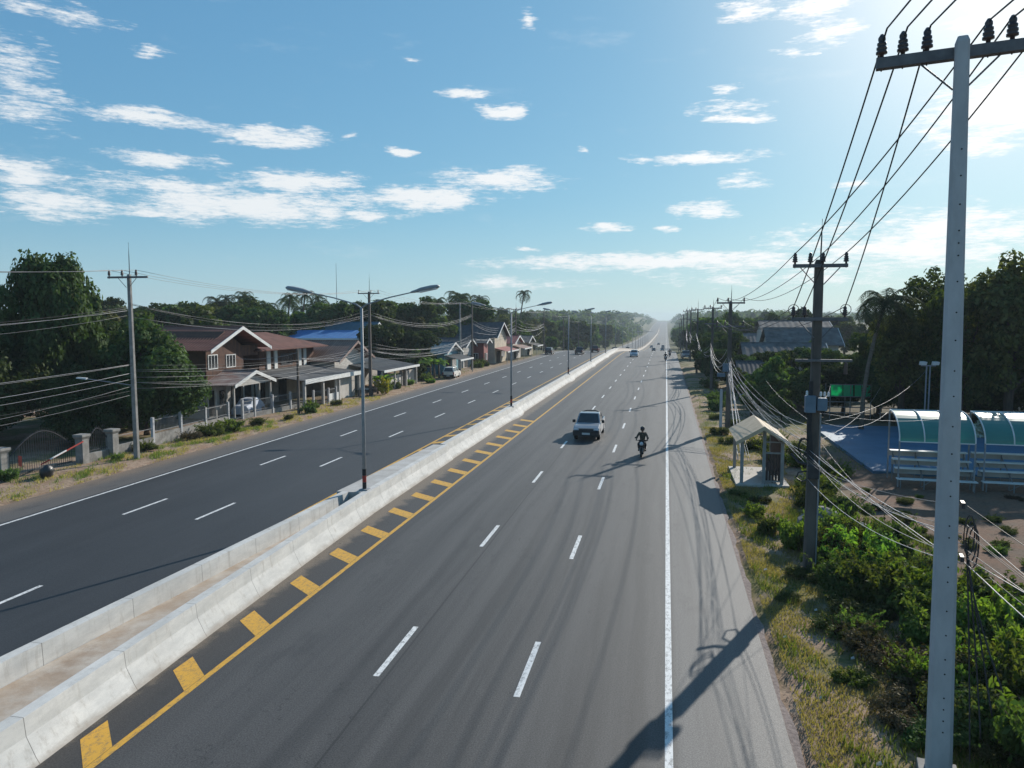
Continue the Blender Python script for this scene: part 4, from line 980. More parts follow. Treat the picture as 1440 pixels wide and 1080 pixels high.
for (x, y) in [(2.75,-4.6),(2.75,1.5),(1.0,-4.6),(1.6,1.5)]:
    MB().box(x-.07,x+.07,y-.07,y+.07,-.2,2.97).build('porch_post', M['offwhite_wall'], h1)
MB().box(-.4,3.0,-4.8,4.2,-.25,.03).build('porch_floor', M['old_concrete'], h1)
cc = root('covered_car', 'car under a pale bluish cover parked below the porch roof', 'car', (-37.3, 62.3, gz(-37.3,62.3)+.05), R(8))
mb = MB(); sec = [(-2.0,.6,.75),(-1.9,.8,.9),(-1.0,.85,1.0),(-.5,.8,1.38),(.8,.8,1.42),(1.5,.85,1.05),(2.0,.75,.85)]
for y, w, hh in sec: mb.v += [(-w,y,.12),(-w,y,hh*.6),(-w*.75,y,hh),(w*.75,y,hh),(w,y,hh*.6),(w,y,.12)]
for a in range(len(sec)-1):
    for q in range(6): mb.f.append((a*6+q, a*6+(q+1)%6, a*6+6+(q+1)%6, a*6+6+q))
mb.f += [tuple(range(6)), tuple(range(36,42))]
mb.build('cover', M['tarp'], cc, smooth=False, bevel=.06)
for x in (-.75,.75):
    for y in (-1.3,1.3): MB().lathe([(.28,-.1),(.3,-.06),(.3,.06),(.28,.1)], 12, axis='x').build('wheel', M['rubber'], cc, (x,y,.26))

# second dark house with hip roof, carport in front
h2 = root('wooden_house', 'second dark brown house with a low hip roof and white posts, right behind the first', 'house', (-44, 75, gz(-44,75)))
MB().box(-4.5,4.0,-6,6,2.9,5.7).build('upper_wall', M['wood_wall'], h2)
MB().box(-4.4,3.8,-5.8,5.8,-.2,2.88).build('lower_wall', M['offwhite_wall'], h2)
rf = MB(); x0,x1,y0,y1,ze,zr = -5.6,5.4,-8.6,7.0,5.6,7.2
rf.v += [(x0,y0,ze),(x1,y0,ze),(x1,y1,ze),(x0,y1,ze),(0,y0+3.5,zr),(0,y1-4.5,zr)] + [(x0,y0,ze-.1),(x1,y0,ze-.1),(x1,y1,ze-.1),(x0,y1,ze-.1)]
rf.f += [(0,1,4),(1,2,5,4),(2,3,5),(3,0,4,5),(9,8,7,6),(0,6,7,1),(1,7,8,2),(2,8,9,3),(3,9,6,0)]
rf.build('roof', M['dark_roof'], h2)
for (ya, yb) in [(-4.6,-3.9),(-3.1,-2.5),(2.2,2.8),(3.4,4.0)]: MB().box(4.01,4.12,ya,yb,3.5,5.4).build('white_panel', M['white'], h2)
window(h2,'+x',-1.6,.9,3.8,5.0,4.0,'dark_steel',4)
window(h2,'-y',-3.2,-.8,4.1,5.0,-6,'offwhite_wall',2)
cp = root('carport', 'open carport with flat grey roof and white fascia before the second brown house', 'carport', (-37, 73, gz(-37,73)))
corr((3.2,-6.5,2.75),(3.2,7.2,2.75),(-3,7.2,3.5),(-3,-6.5,3.5), 54, .03).build('roof', M['grey_roof'], cp)
MB().box(3.22,3.3,-6.55,7.25,2.42,2.86).build('fascia', M['white'], cp)
for y in (-6.2,-2.2,1.6,7.0): MB().box(2.85,3.1,y-.12,y+.12,-.2,2.66).build('post', M['offwhite_wall'], cp)
MB().box(-2.98,-2.8,-6.4,7.1,-.2,3.36).build('back_wall', M['offwhite_wall'], cp)
MB().box(2.3,2.45,1.8,7.0,-.2,2.5).build('front_wall', M['pale_wall'], cp)
MB().box(2.9,3.05,-1.0,1.4,-.2,.95).build('low_wall', M['white'], cp)
for (a, b) in [(-5.4,-3.4),(-.6,1.0)]: MB().box(-2.79,-2.74,a,b,.1,2.3).build('doorway', M['opening'], cp)
tb = root('table', 'dark table standing by the wall right of the carport', 'table', (-33.3, 80.2, gz(-33.3,80.2)))
MB().box(-.6,.6,-1,1,.72,.78).build('table_top', M['grey_paint'], tb)
for a in (-.5,.5):
    for b in (-.9,.9): MB().box(a-.04,a+.04,b-.04,b+.04,-.1,.72).build('leg', M['dark_steel'], tb)
# house with tiled gable roof and dark lean-to
h3 = root('tiled_house', 'low house with a brown tiled gable roof between the carport and the street light', 'house', (-40, 84.5, gz(-40,84.5)))
gable_wall(MB(), -5, 3, -4.4, 4.4, -.2, 3.95, 5.7).build('wall', M['pale_wall'], h3)
gable_x(h3, -5.6, 4.0, -5.3, 5.3, 3.85, 6.05, 'tile_roof', n=2, amp=0, fascia='porch_roof')
window(h3,'+x',-2,0,1.3,2.6,3.0,'white',3)
h4 = root('lean_to', 'dark low lean-to roof with white edge on posts behind the second utility pole', 'lean-to', (-36, 90, gz(-36,90)))
corr((3.4,-6,2.5),(3.4,7,2.5),(-2.8,7,3.5),(-2.8,-6,3.5), 40, .03).build('roof', M['slate_roof'], h4)
MB().box(3.42,3.5,-6,7.05,2.3,2.58).build('fascia', M['white'], h4)
MB().box(-2.7,-2.5,-5.8,6.8,-.2,3.4).build('back_wall', M['offwhite_wall'], h4)
for y in (-5.7,-1.5,2.7,6.7): MB().box(3.0,3.2,y-.1,y+.1,-.2,2.44).build('post', M['offwhite_wall'], h4)
wl = root('yard_wall', 'pale rendered yard wall behind the yellow leaved plant by the second utility pole', 'wall', (-33.6, 91.5, gz(-33.6,91.5)))
MB().box(-.1,.1,-7.5,1.2,-.3,1.55).build('wall_panel', M['pale_wall'], wl); MB().box(-.1,.1,2.6,6.2,-.3,1.85).build('wall_panel', M['pale_wall'], wl)
for y in (-7.5,-3.1,1.2,2.6,6.2): MB().box(-.17,.17,y-.17,y+.17,-.3,1.95).build('wall_post', M['old_concrete'], wl)
# blue house
h5 = root('blue_house', 'bright blue house with a white framed window and teal roof behind the tiled roof', 'house', (-48.5, 109, gz(-48.5,109)))
MB().box(-7,5.2,-3.6,4,-.2,5.6).build('wall', M['blue_wall'], h5)
gable_x(h5, -6.5, 4, .5, 7.5, 6.2, 8.1, 'teal_roof', n=30)
corr((-8,-4.6,5.75),(6.2,-4.6,5.75),(6.2,.6,6.9),(-8,.6,6.9), 40, .03).build('roof', M['blue_wall'], h5)
MB().box(-8,6.25,-4.7,-4.62,5.5,5.8).build('fascia', M['white'], h5)
window(h5,'-y',1.7,3.4,3.6,4.9,-3.6,'white',2); window(h5,'-y',-4.6,-3.0,3.4,4.6,-3.6,'white',2)
MB().lathe([(.02,0),(.35,.04),(.55,.14),(.57,.16)], 14, axis='y').build('satellite_dish', M['white'], h5, (-5.6,-4.8,4.6))
# simpler houses further along, each with walls, roof, openings
def small_house(name, label, x, y, wx, wy, ze, zr, wm, rm, cat='house', awn=None, n=24, face='+x'):
    t = root(name, label, cat, (x, y, gz(x,y)))
    gable_wall(MB(), -wx/2, wx/2, -wy/2, wy/2, -.3, ze+.1, zr-.25).build('wall', M[wm], t)
    gable_x(t, -wx/2-.6, wx/2+.7, -wy/2-.7, wy/2+.7, ze, zr, rm, n=n)
    MB().box(wx/2+.004,wx/2+.05,-wy*.36,-wy*.06,.1,2.3).build('doorway', M['opening'], t)
    window(t,'+x',wy*.05,wy*.34,1.0,2.2,wx/2,'white',2); window(t,'-y',-wx*.25,wx*.2,1.1,2.3,-wy/2,'white',3)
    if awn:
        r = corr((wx/2+2.6,-wy/2,2.35),(wx/2+2.6,wy/2,2.35),(wx/2+.06,wy/2,3.0),(wx/2+.06,-wy/2,3.0), n, .03).build('awning', M[awn], t)
        MB().box(wx/2+2.62,wx/2+2.68,-wy/2,wy/2,2.15,2.4).build('awning_edge', M['white'], r)
        for yy in (-wy/2+.1, wy/2-.1): MB().box(wx/2+2.4,wx/2+2.5,yy-.05,yy+.05,-.2,2.33).build('awning_post', M['grey_paint'], t)
    return t
small_house('shop_house', 'teal blue shop with a low awning beside the parked white pickup', -36.8, 116, 6.5, 8, 3.3, 4.9, 'teal_wall', 'teal_roof', 'shop', 'slate_roof')
small_house('shop_house', 'shop with a large dark gable roof and reddish awning behind the paired poles', -37, 148, 9, 11, 5.0, 7.9, 'cream_wall', 'slate_roof', 'shop', 'red_awning')
small_house('shop_house', 'low shop with a red sheet roof beside the big dark gable roof', -35.5, 162, 7, 9, 3.4, 5.0, 'pale_wall', 'red_awning', 'shop', 'porch_roof')
small_house('shop_house', 'small pale shop with a grey roof at the crest of the left carriageway', -35, 178, 6, 8, 3.1, 4.6, 'cream_wall', 'grey_roof', 'shop', 'grey_roof')
small_house('shed', 'dark roofed shed in the trees before the paired poles', -38.5, 132, 7, 7, 3.6, 5.2, 'offwhite_wall', 'slate_roof', 'shed')
small_house('shed', 'reddish striped shed wall between the paired poles and the dark gable shop', -34.8, 137.5, 3.5, 3.2, 4.2, 5.0, 'red_awning', 'grey_roof', 'shed')
small_house('house', 'pale house peeping over the trees behind the brown roof', -92, 150, 9, 8, 9.0, 12.2, 'cream_wall', 'porch_roof')
small_house('house', 'low house with a long grey roof behind the third right-hand pole', 14.5, 101, 9, 8, 3.6, 5.6, 'pale_wall', 'grey_roof')
small_house('house', 'house with a pale roof further back on the right beyond the grey roofed house', 21, 128, 10, 9, 4.6, 7.2, 'offwhite_wall', 'grey_roof')
small_house('shed', 'small slate roofed shed right of the third right-hand pole', 10.6, 88.5, 4.5, 5, 2.7, 3.9, 'blue_wall', 'slate_roof', 'shed')
small_house('house', 'far pale house among trees on the right of the highway', 15, 165, 8, 8, 3.6, 5.6, 'pale_wall', 'grey_roof')
small_house('warehouse', 'long warehouse with a big pale grey roof above the trees behind the third right-hand pole', 22.5, 145, 11, 12, 6.2, 8.3, 'pale_wall', 'grey_roof', 'warehouse')

# ------------------------------------------------------------------ fence, gates
def gate_arch(mb, y0, y1, z0, zs, zr, spear=True):
    n = 14
    pts = [(0, y0+(y1-y0)*i/n, zs + (zr-zs)*math.sin(math.pi*i/n)) for i in range(n+1)]
    mb.tube(pts, .035, 5); mb.tube([(0,y0,z0+.1),(0,y1,z0+.1)], .03, 5)
    k = int((y1-y0)/.16)
    for i in range(k+1):
        u = i/k; y = y0+(y1-y0)*u; top = zs + (zr-zs)*math.sin(math.pi*u)
        mb.tube([(0,y,z0),(0,y,top+(.14 if spear else 0))], .014, 4)
fx = -34.6
def pillar(y, x, label):
    t = root('gate_pillar', label, 'pillar', (x, y, gz(x,y)), 0, 'concrete gate pillars')
    MB().box(-.26,.26,-.26,.26,-.3,1.45).build('shaft', M['old_concrete'], t)
    MB().hexa([(-.26,-.26,1.452),(.26,-.26,1.452),(.26,.26,1.452),(-.26,.26,1.452),(-.36,-.36,1.62),(.36,-.36,1.62),(.36,.36,1.62),(-.36,.36,1.62)]).box(-.34,.34,-.34,.34,1.622,1.74).build('cap', M['old_concrete'], t)
pillar(33.9, -35.1, 'weathered concrete gate pillar at the left picture edge'); pillar(39.0, -34.5, 'weathered concrete gate pillar right of the wide arched gate'); pillar(41.3, -34.3, 'weathered concrete gate pillar beside the near left utility pole')
gt = root('iron_gate', 'wide black iron gate with an arched top and pale spearheads', 'gate', (-34.9, 36.4, gz(-34.9,36.4)))
mb = MB(); gate_arch(mb, -2.15, 2.2, .05, 1.2, 2.3); mb.build('leaf', M['dark_steel'], gt)
gt2 = root('iron_gate', 'narrow arched iron gate between the two gate pillars', 'gate', (-34.4, 40.15, gz(-34.4,40.15)))
mb = MB(); gate_arch(mb, -.8, .8, .55, 1.25, 1.95); mb.build('leaf', M['dark_steel'], gt2); MB().box(-.08,.08,-.85,.85,-.3,.5).build('low_wall', M['old_concrete'], gt2)
rc = root('red_cloth', 'strip of red cloth tied on the iron gate beside the left-hand pillar', 'cloth', (-34.75, 34.75, gz(-34.75,34.75)+.9))
MB().hexa([(-.02,-.10,-.25),(.02,-.10,-.25),(.05,.06,-.35),(0,.06,-.35),(-.03,-.08,.3),(.02,-.08,.3),(.02,.13,.22),(-.02,.13,.22)]).build('cloth', M['redcloth'], rc)
br = root('barrier_bar', 'pale pinkish bar leaning across the wide arched gate', 'bar', (-34.2, 37.2, gz(-34.2,37.2)))
MB().tube([(0,-1.6,.55),(.05,1.5,1.35)], .045, 6).build('bar', M['band_red'], br)
MB().tube([(.012,-1.0,.72),(.03,.2,1.03)], .048, 6).build('pale_section', M['white'], br)
bag = root('rubbish_bag', 'black plastic rubbish bag standing on the verge before the wide gate', 'rubbish bag', (-33.2, 34.9, gz(-33.2,34.9)))
mb = MB(); mb.lathe([(.18,-.04),(.38,.06),(.44,.25),(.42,.5),(.33,.68),(.2,.78),(.1,.84)], 11)
mb.v = [(.72*x*(1+.22*math.sin(z*9+x*8)), .8*y*(1+.2*math.cos(z*8+y*9)), .82*z+.05*math.sin(x*9)) for x,y,z in mb.v]; mb.build('bag', M['rubbish'], bag, smooth=True)
lw = root('low_wall', 'low weathered wall running behind the near left utility pole', 'wall', (-34.35, 43.4, gz(-34.35,43.4)))
MB().box(-.09,.09,-1.8,1.75,-.3,.62).build('wall_panel', M['old_concrete'], lw)
MB().tube([(0,-1.8,1.2),(0,1.75,1.2)], .025, 5).build('rail', M['rail'], lw)
def rail_fence(label, pts, wallh, railz, posth, wm='old_concrete', bars=.16):
    x0, y0 = pts[0]; t = root('railed_fence', label, 'fence', (x0, y0, gz(x0,y0)))
    z = lambda x, y: gz(x,y) - gz(x0,y0)
    rl_ = MB()
    for i, (x, y) in enumerate(pts):
        MB().box(x-x0-.09,x-x0+.09,y-y0-.09,y-y0+.09,z(x,y)-.3,z(x,y)+posth).build('post', M['pole_concrete'], t)
    for (xa, ya), (xb, yb) in zip(pts, pts[1:]):
        L = math.hypot(xb-xa, yb-ya); d = ((xb-xa)/L, (yb-ya)/L); px, py = -d[1]*.06, d[0]*.06
        xa_, ya_, xb_, yb_ = xa+d[0]*.092-x0, ya+d[1]*.092-y0, xb-d[0]*.092-x0, yb-d[1]*.092-y0
        if wallh:
            MB().hexa([(xa_-px,ya_-py,-.3),(xb_-px,yb_-py,-.3),(xb_+px,yb_+py,-.3),(xa_+px,ya_+py,-.3),(xa_-px,ya_-py,wallh),(xb_-px,yb_-py,wallh),(xb_+px,yb_+py,wallh),(xa_+px,ya_+py,wallh)]).build('wall_panel', M[wm], t)
        mb = MB()
        for zz in railz: mb.tube([(xa_,ya_,zz),(xb_,yb_,zz)], .03, 5)
        k = int(L/bars)
        for j in range(1, k): mb.tube([(xa_+(xb_-xa_)*j/k, ya_+(yb_-ya_)*j/k, wallh+.02),(xa_+(xb_-xa_)*j/k, ya_+(yb_-ya_)*j/k, railz[-1]+.12)], .011, 4)
        mb.build('rails', M['rail'], t)
rail_fence('railed fence on a low concrete wall left of the brown house driveway', [(-34.4,45.3),(-34.5,48.5),(-34.7,51.8),(-34.9,55.2)], .8, [.95,1.75], 1.95)
rail_fence('grey railed yard fence in front of the porch of the brown wooden house', [(-35.8,58.8),(-35.7,60.6),(-35.4,63.2),(-35.1,66),(-34.8,68.4)], .45, [.6,1.5], 1.75)
rail_fence('short railed fence before the grey carport', [(-34.4,69.4),(-34,72),(-33.9,73.6)], .1, [.3,1.4], 1.6)

# ------------------------------------------------------------------ bus shelter
bs = root('bus_shelter', 'small open bus shelter with a tan gable roof and slatted dark panels', 'bus shelter', (5.0, 42.6, gz(5,42.6)))
for s in (-1,1):
    MB().slab([(-0,-2.6,3.18),(0,2.4,3.18),(s*1.35,2.4,2.35),(s*1.35,-2.6,2.35)][::(1 if s < 0 else -1)], .07).build('roof_sheet', M['tan_roof'], bs)
    MB().hexa([(0,-2.68,3.0),(0,-2.61,3.0),(s*1.36,-2.61,2.2),(s*1.36,-2.68,2.2),(0,-2.68,3.22),(0,-2.61,3.22),(s*1.36,-2.61,2.4),(s*1.36,-2.68,2.4)]).build('gable_board', M['tan_roof'], bs)
for n_, (x, y) in enumerate([(-1.0,-2.1),(-1.0,2.1),(1.0,-2.1),(1.0,2.1),(.1,-2.1)]):
    MB().box(x-.08,x+.08,y-.08,y+.08,-.1,2.35 if abs(x) > .5 else 2.95).build('post', M['grey_paint'], bs)
MB().box(-1.3,1.35,-2.45,2.4,-.4,.14).build('floor', M['pale_wall'], bs)
MB().box(.18,.92,-2.14,-2.06,.24,.32).box(.18,.92,-2.14,-2.06,1.72,1.8).box(.18,.92,-2.14,-2.06,2.3,2.36).build('rail', M['grey_paint'], bs)
mb = MB()
for i in range(5): mb.box(.2+i*.15,.31+i*.15,-2.12,-2.09,.32,1.72)
mb.build('slat_panel', M['slat'], bs)
mb = MB()
for i in range(22): mb.box(.98,1.02,-2.0+i*.185,-1.87+i*.185,.5,2.2)
mb.build('slat_panel', M['slat'], bs)
MB().box(.97,1.03,-2.0,2.0,.42,.5).box(.97,1.03,-2.0,2.0,2.2,2.28).build('rail', M['grey_paint'], bs)
MB().box(.5,.9,-1.9,1.9,.55,.61).box(.55,.62,-1.8,-1.7,.14,.55).box(.55,.62,1.7,1.8,.14,.55).build('bench', M['slat'], bs)
MB().lathe([(.01,2.9),(.14,2.82),(.02,2.78)], 10).build('lamp', M['white'], bs, (-.1,-1.9,-.15))
for (x, y, s, lb) in [(6.4,32.4,1.0,'pale grey boulder right behind the pole with the blue box'),(7.6,31.4,.7,'smaller boulder between the pole with the blue box and the yard')]:
    mb = MB(); r = random.Random(int(x*10)); mb.lathe([(.5,-.3),(.75,0),(.7,.4),(.45,.75),(.15,.9)], 9)
    mb.v = [(a*(1+r.uniform(-.2,.2))*s*1.2, b*(1+r.uniform(-.2,.2))*s, c*s*1.1) for a,b,c in mb.v]
    tag(mb.build('boulder', M['stone'], None, (x,y,gz(x,y))), lb, 'boulder', 'boulders at the yard edge')

# ------------------------------------------------------------------ stands, court, bleachers
tag(MB().box(11.6,31,45.2,64.5,-.3,.03).build('court', M['court']), 'blue painted sports court behind the covered stands', 'court', kind='structure')
def stand(x0, w, label):
    t = root('spectator_stand', label, 'stand', (x0, 41.6, gz(x0,41.6)), R(-3), 'covered spectator stands by the court')
    n = 10; th = .05
    prof_ = [(.25 + 1.75*math.sin(i/n*math.pi*.5), 2.35 + 1.45*(1-math.cos(i/n*math.pi*.5))**.0 if 0 else 0) for i in range(n+1)]
    arc = [(.1 + 2.4*(1-math.cos(i/n*math.pi/2)), 2.38 + 1.36*math.sin(i/n*math.pi/2)) for i in range(n+1)]
    nb = 3
    for k in range(nb):
        xa, xb = w*k/nb+.03, w*(k+1)/nb-.03; mb = MB()
        for y, z in arc: mb.v += [(xa,y,z),(xb,y,z),(xa,y+.02,z-.03),(xb,y+.02,z-.03)]
        for i in range(n):
            p = 4*i; q = p+4; mb.f += [(p,p+1,q+1,q),(p+2,q+2,q+3,p+3),(p,q,q+2,p+2),(p+1,p+3,q+3,q+1)]
        mb.f += [(0,2,3,1),(4*n,4*n+1,4*n+3,4*n+2)]
        mb.build('roof_panel', M['poly'], t, smooth=False)
    for k in range(nb+1):
        x = w*k/nb; MB().tube([(x,y,z+.03) for y,z in arc], .035, 6).build('roof_rib', M['white'], t)
    MB().tube([(0,arc[0][0],arc[0][1]),(w,arc[0][0],arc[0][1])], .03, 6).tube([(0,arc[-1][0],arc[-1][1]),(w,arc[-1][0],arc[-1][1])], .06, 6).build('roof_rail', M['white'], t)
    for x in (0,w):
        MB().tube([(x,2.5,-.2),(x,2.5,3.7)], .045, 6).build('post', M['steel'], t); MB().tube([(x,.1,-.2),(x,.1,2.4)], .04, 6).build('post', M['steel'], t)
    for i in range(3):
        MB().box(-.1,w+.1,.25+i*.62,.63+i*.62,.92+i*.36,.97+i*.36).build('bench', M['white'], t)
        MB().box(-.1,w+.1,.64+i*.62,.68+i*.62,.62+i*.36,.9+i*.36).build('riser', M['offwhite_wall'], t)  # pale risers widened to lighten the tree-shaded benches as if sunlit
    MB().box(-.1,w+.1,-.25,.15,.45,.5).build('bench', M['white'], t)
    for x in (.05, w*.33, w*.66, w-.05):
        MB().tube([(x,-.2,-.2),(x,-.2,.45)], .035, 5).tube([(x,.45,-.2),(x,.45,.9)], .035, 5).tube([(x,1.7,-.2),(x,1.7,1.6)], .035, 5).tube([(x,-.2,.35),(x,1.7,1.5)], .03, 5).build('frame', M['rail'], t)
    MB().tube([(w*.33,.3,0),(w*.66,.3,.9)], .025, 5).build('brace', M['rail'], t)
stand(11.9, 3.5, 'covered stand with curved green roof and white benches partly hidden by the tall pale pole')
stand(15.9, 3.9, 'covered stand with curved green roof and white benches cut by the right picture edge')
def bleacher(x0, w, label, cov):
    t = root('bleacher', label, 'bleacher', (x0, 69.5, gz(x0,69.5)), 0, 'netted bleachers at the back')
    for x in (0, w/2, w):
        MB().tube([(x,0,-.2),(x,0,3.0)], .04, 6).tube([(x,2,-.2),(x,2,2.9)], .04, 6).build('post', M['rail'], t)
    for i in range(4): MB().box(-.1,w+.1,.1+i*.5,.4+i*.5,.5+i*.42,.55+i*.42).build('bench', M['rail'], t)
    MB().tube([(0,0,3.0),(w,0,3.0)], .035, 6).tube([(0,0,1.95),(w,0,1.95)], .03, 6).build('rail', M['rail'], t)
    for a, b in cov: MB().slab([(w*a,-.06,2.0),(w*b,-.06,2.0),(w*b,.1,2.98),(w*a,.1,2.98)], .02).build('shade_net', M['net'], t)
bleacher(14.1, 3.3, 'bleacher frame with bright green netting beside the pole with the blue box', [(.02,.30),(.32,.56),(.60,.76),(.78,.98)])
bleacher(18.2, 3.2, 'bleacher frame with little green netting left of the flood light mast', [(.03,.26),(.30,.48),(.5,.66)])
fl = root('flood_light', 'twin flood lights on a slim steel mast behind the court', 'flood light', (19.0, 60.5, gz(19,60.5)))
MB().tube([(-.12,0,-.2),(-.12,0,5.2)], .05, 6).tube([(.12,0,-.2),(.12,0,5.2)], .05, 6).build('mast', M['steel'], fl)
MB().box(-.5,.5,-.05,.05,5.2,5.28).build('crossbar', M['steel'], fl); MB().box(-.3,.3,-.3,.3,-.2,.9).build('base', M['blue_box'], fl)
for s in (-.42,.42): MB().hexa([(s-.2,-.28,5.3),(s+.2,-.28,5.3),(s+.2,.12,5.3),(s-.2,.12,5.3),(s-.24,-.34,5.52),(s+.24,-.34,5.52),(s+.16,.1,5.56),(s-.16,.1,5.56)]).build('lamp_head', M['white'], fl)

# ------------------------------------------------------------------ vehicles (front towards -y)
def arch(cy, r, z0, rev=False, n=7):
    return [(cy - r*math.cos(math.pi*i/n), z0 + r*math.sin(math.pi*i/n)) for i in range(n+1)]
def wheel(par, x, y, r=.36, w=.24):
    t = MB().lathe([(r*.62,-w/2),(r*.93,-w/2),(r,-w*.36),(r,w*.36),(r*.93,w/2),(r*.62,w/2)], 18, axis='x').build('wheel', M['rubber'], par, (x,y,r), True)
    sx = 1 if x > 0 else -1
    MB().lathe([(r*.6,-.02),(r*.58,.02),(r*.2,.03),(r*.14,.05)] if sx > 0 else [(r*.14,-.05),(r*.2,-.03),(r*.58,-.02),(r*.6,.02)], 14, (sx*w*.5,0,0), 'x').build('rim', M['rim'], t)
def glass_quad(par, name, q, inset=.06, m='glass', out=.012):
    q = [Vector(p) for p in q]; c = sum(q, Vector())/4; n = (q[1]-q[0]).cross(q[3]-q[0]).normalized()
    if n.dot(c - Vector((0,.1,.9))) < 0: n = -n
    q = [p + (c-p).normalized()*inset*2 for p in q]
    b = [p - n*.02 for p in q]; t = [p + n*out for p in q]
    MB().hexa([tuple(p) for p in b+t]).build(name, M[m], par)
def vehicle(name, label, cat, loc, rz, body, kind, group=None, dark_front=False):
    t = root(name, label, cat, loc, rz, group)
    if kind == 'pickup': L0, L1, W, hz, bz, yh, yc0, yc1, yr0, yr1, zr = -2.6, 2.6, .92, 1.08, 1.06, -1.2, -1.25, .75, -.40, .45, 1.72
    elif kind == 'hatch': L0, L1, W, hz, bz, yh, yc0, yc1, yr0, yr1, zr = -2.0, 1.95, .85, .98, 1.0, -1.0, -1.05, 1.9, -.35, 1.45, 1.52
    else: L0, L1, W, hz, bz, yh, yc0, yc1, yr0, yr1, zr = -2.2, 2.2, .86, 1.0, 1.0, -1.05, -1.1, 2.15, -.4, 1.95, 1.62
    r = .37 if kind == 'pickup' else .32; wf, wr = L0+.92, L1-1.05 if kind == 'pickup' else L1-.75
    low = .36 if kind == 'pickup' else .26
    poly = [(L0, low+.08)] + [p for p in arch(wf, r+.07, low)] + [p for p in arch(wr, r+.07, low)] + [(L1, low+.1), (L1, bz-.05), (yc1+.1, bz+.02), (yh, hz+.03), (L0+.45, hz-.05), (L0+.06, hz-.18), (L0, hz-.32)]
    MB().prism(poly, -W, W).build('body', M[body], t, bevel=.07)
    b = [(-W+.05,yc0,bz),(W-.05,yc0,bz),(W-.05,yc1,bz),(-W+.05,yc1,bz)]; u = [(-W+.20,yr0,zr),(W-.20,yr0,zr),(W-.20,yr1,zr),(-W+.20,yr1,zr)]
    MB().hexa(b+u).build('cabin', M[body], t, bevel=.05)
    glass_quad(t, 'windshield', [b[0],b[1],u[1],u[0]], .05); glass_quad(t, 'rear_window', [b[2],b[3],u[3],u[2]], .07)
    for s in (0, 1):
        A, B, C, D = (b[1],b[2],u[2],u[1]) if s else (b[3],b[0],u[0],u[3])
        A, B, C, D = map(Vector, (A,B,C,D)); m0, m1 = A.lerp(B,.52), D.lerp(C,.52)
        glass_quad(t, 'side_window', [A,m0,m1,D], .05); glass_quad(t, 'side_window', [m0,B,C,m1], .05)
    if kind == 'pickup':
        MB().box(-W+.1,W-.1,.9,2.5,.62,bz+.012).build('bed', M['black_plastic'], t)
        MB().box(-W+.02,-W+.1,.85,2.58,bz-.1,bz+.06).box(W-.1,W-.02,.85,2.58,bz-.1,bz+.06).box(-W+.1,W-.1,2.5,2.58,bz-.1,bz+.06).build('bed_rail', M[body], t)
    if kind == 'pickup' and dark_front:
        MB().tube([(-W+.1,1.05,bz),(-W+.22,1.0,1.62),(-.3,1.0,1.74),(.3,1.0,1.74),(W-.22,1.0,1.62),(W-.1,1.05,bz)], .045, 8).build('roll_bar', M['black_plastic'], t, smooth=True)
        MB().box(-W*.62,W*.62,L0-.03,L0+.03,hz-.19,hz-.16).build('grille_trim', M['rim'], t)
    bm_ = 'black_plastic' if dark_front else body  # black variant also paints shade of the lower front into the bumper colour
    MB().box(-W-.01,W+.01,L0-.12,L0+.12,low+.0,low+.40).build('bumper', M[bm_], t, bevel=.05)
    MB().box(-W-.01,W+.01,L1-.1,L1+.12,low+.06,low+.3).build('bumper', M['black_plastic'], t, bevel=.05)
    MB().box(-W*.55,W*.55,L0-.03,L0+.05,hz-.4,hz-.24).build('grille', M['black_plastic'], t)
    MB().box(-W*.3,W*.3,L0-.145,L0-.12,low+.1,low+.24).build('number_plate', M['plate'], t)
    MB().box(-W*.28,W*.28,L1+.12,L1+.14,low+.1,low+.22).build('number_plate', M['plate'], t)
    for s in (-1,1):
        MB().box(s*W*.76-.16,s*W*.76+.16,L0-.02,L0+.14,hz-.42,hz-.2).build('headlight', M['lamp_glass'], t, bevel=.03)
        MB().box(s*W*.92-.07,s*W*.92+.07,L1-.06,L1+.02,bz-.4,bz-.06).build('tail_light', M['tail_red'], t)
        MB().box(s*(W+.13)-.11,s*(W+.13)+.11,yc0+.22,yc0+.34,bz+.02,bz+.24).build('mirror', M['black_plastic'], t, bevel=.03)
        wheel(t, s*(W-.12), wf, r); wheel(t, s*(W-.12), wr, r)
    return t
rz_ = lambda y: float(prof(y))
vehicle('pickup_truck', 'silver white pickup with black bumper driving towards the viewer in the middle lane', 'pickup', (-5.4,55.2,0), 0, 'silver', 'pickup', None, True)
vehicle('parked_pickup', 'old white station wagon parked on the left verge beside the banana plants', 'car', (-30.9,107,gz(-30.9,107)+.02), R(183), 'carwhite', 'wagon')
vehicle('car', 'pale blue car coming over the crest in the inner right-hand lane', 'car', (-7.0,173,rz_(173)), 0, 'carblue', 'hatch')
vehicle('pickup_truck', 'dark pickup driving away in the outer lane of the left carriageway', 'pickup', (-20.5,183,rz_(183)), R(180), 'cardark', 'pickup')
vehicle('pickup_truck', 'dark red pickup driving away at the crest of the left carriageway', 'pickup', (-18,197,rz_(197)), R(180), 'carred', 'pickup')
vehicle('car', 'dark car standing on the left shoulder before the small grey roofed shop', 'car', (-27.6,181,rz_(181)), R(180), 'cardark', 'wagon')
vehicle('parked_pickup', 'grey pickup parked on the right verge beside the far utility poles', 'pickup', (4.3,168,rz_(168)), R(4), 'cargrey', 'pickup')
vehicle('parked_car', 'pale car half hidden by trees at the far right behind the court', 'car', (29.5,74,gz(29.5,74)), R(95), 'carwhite', 'wagon')
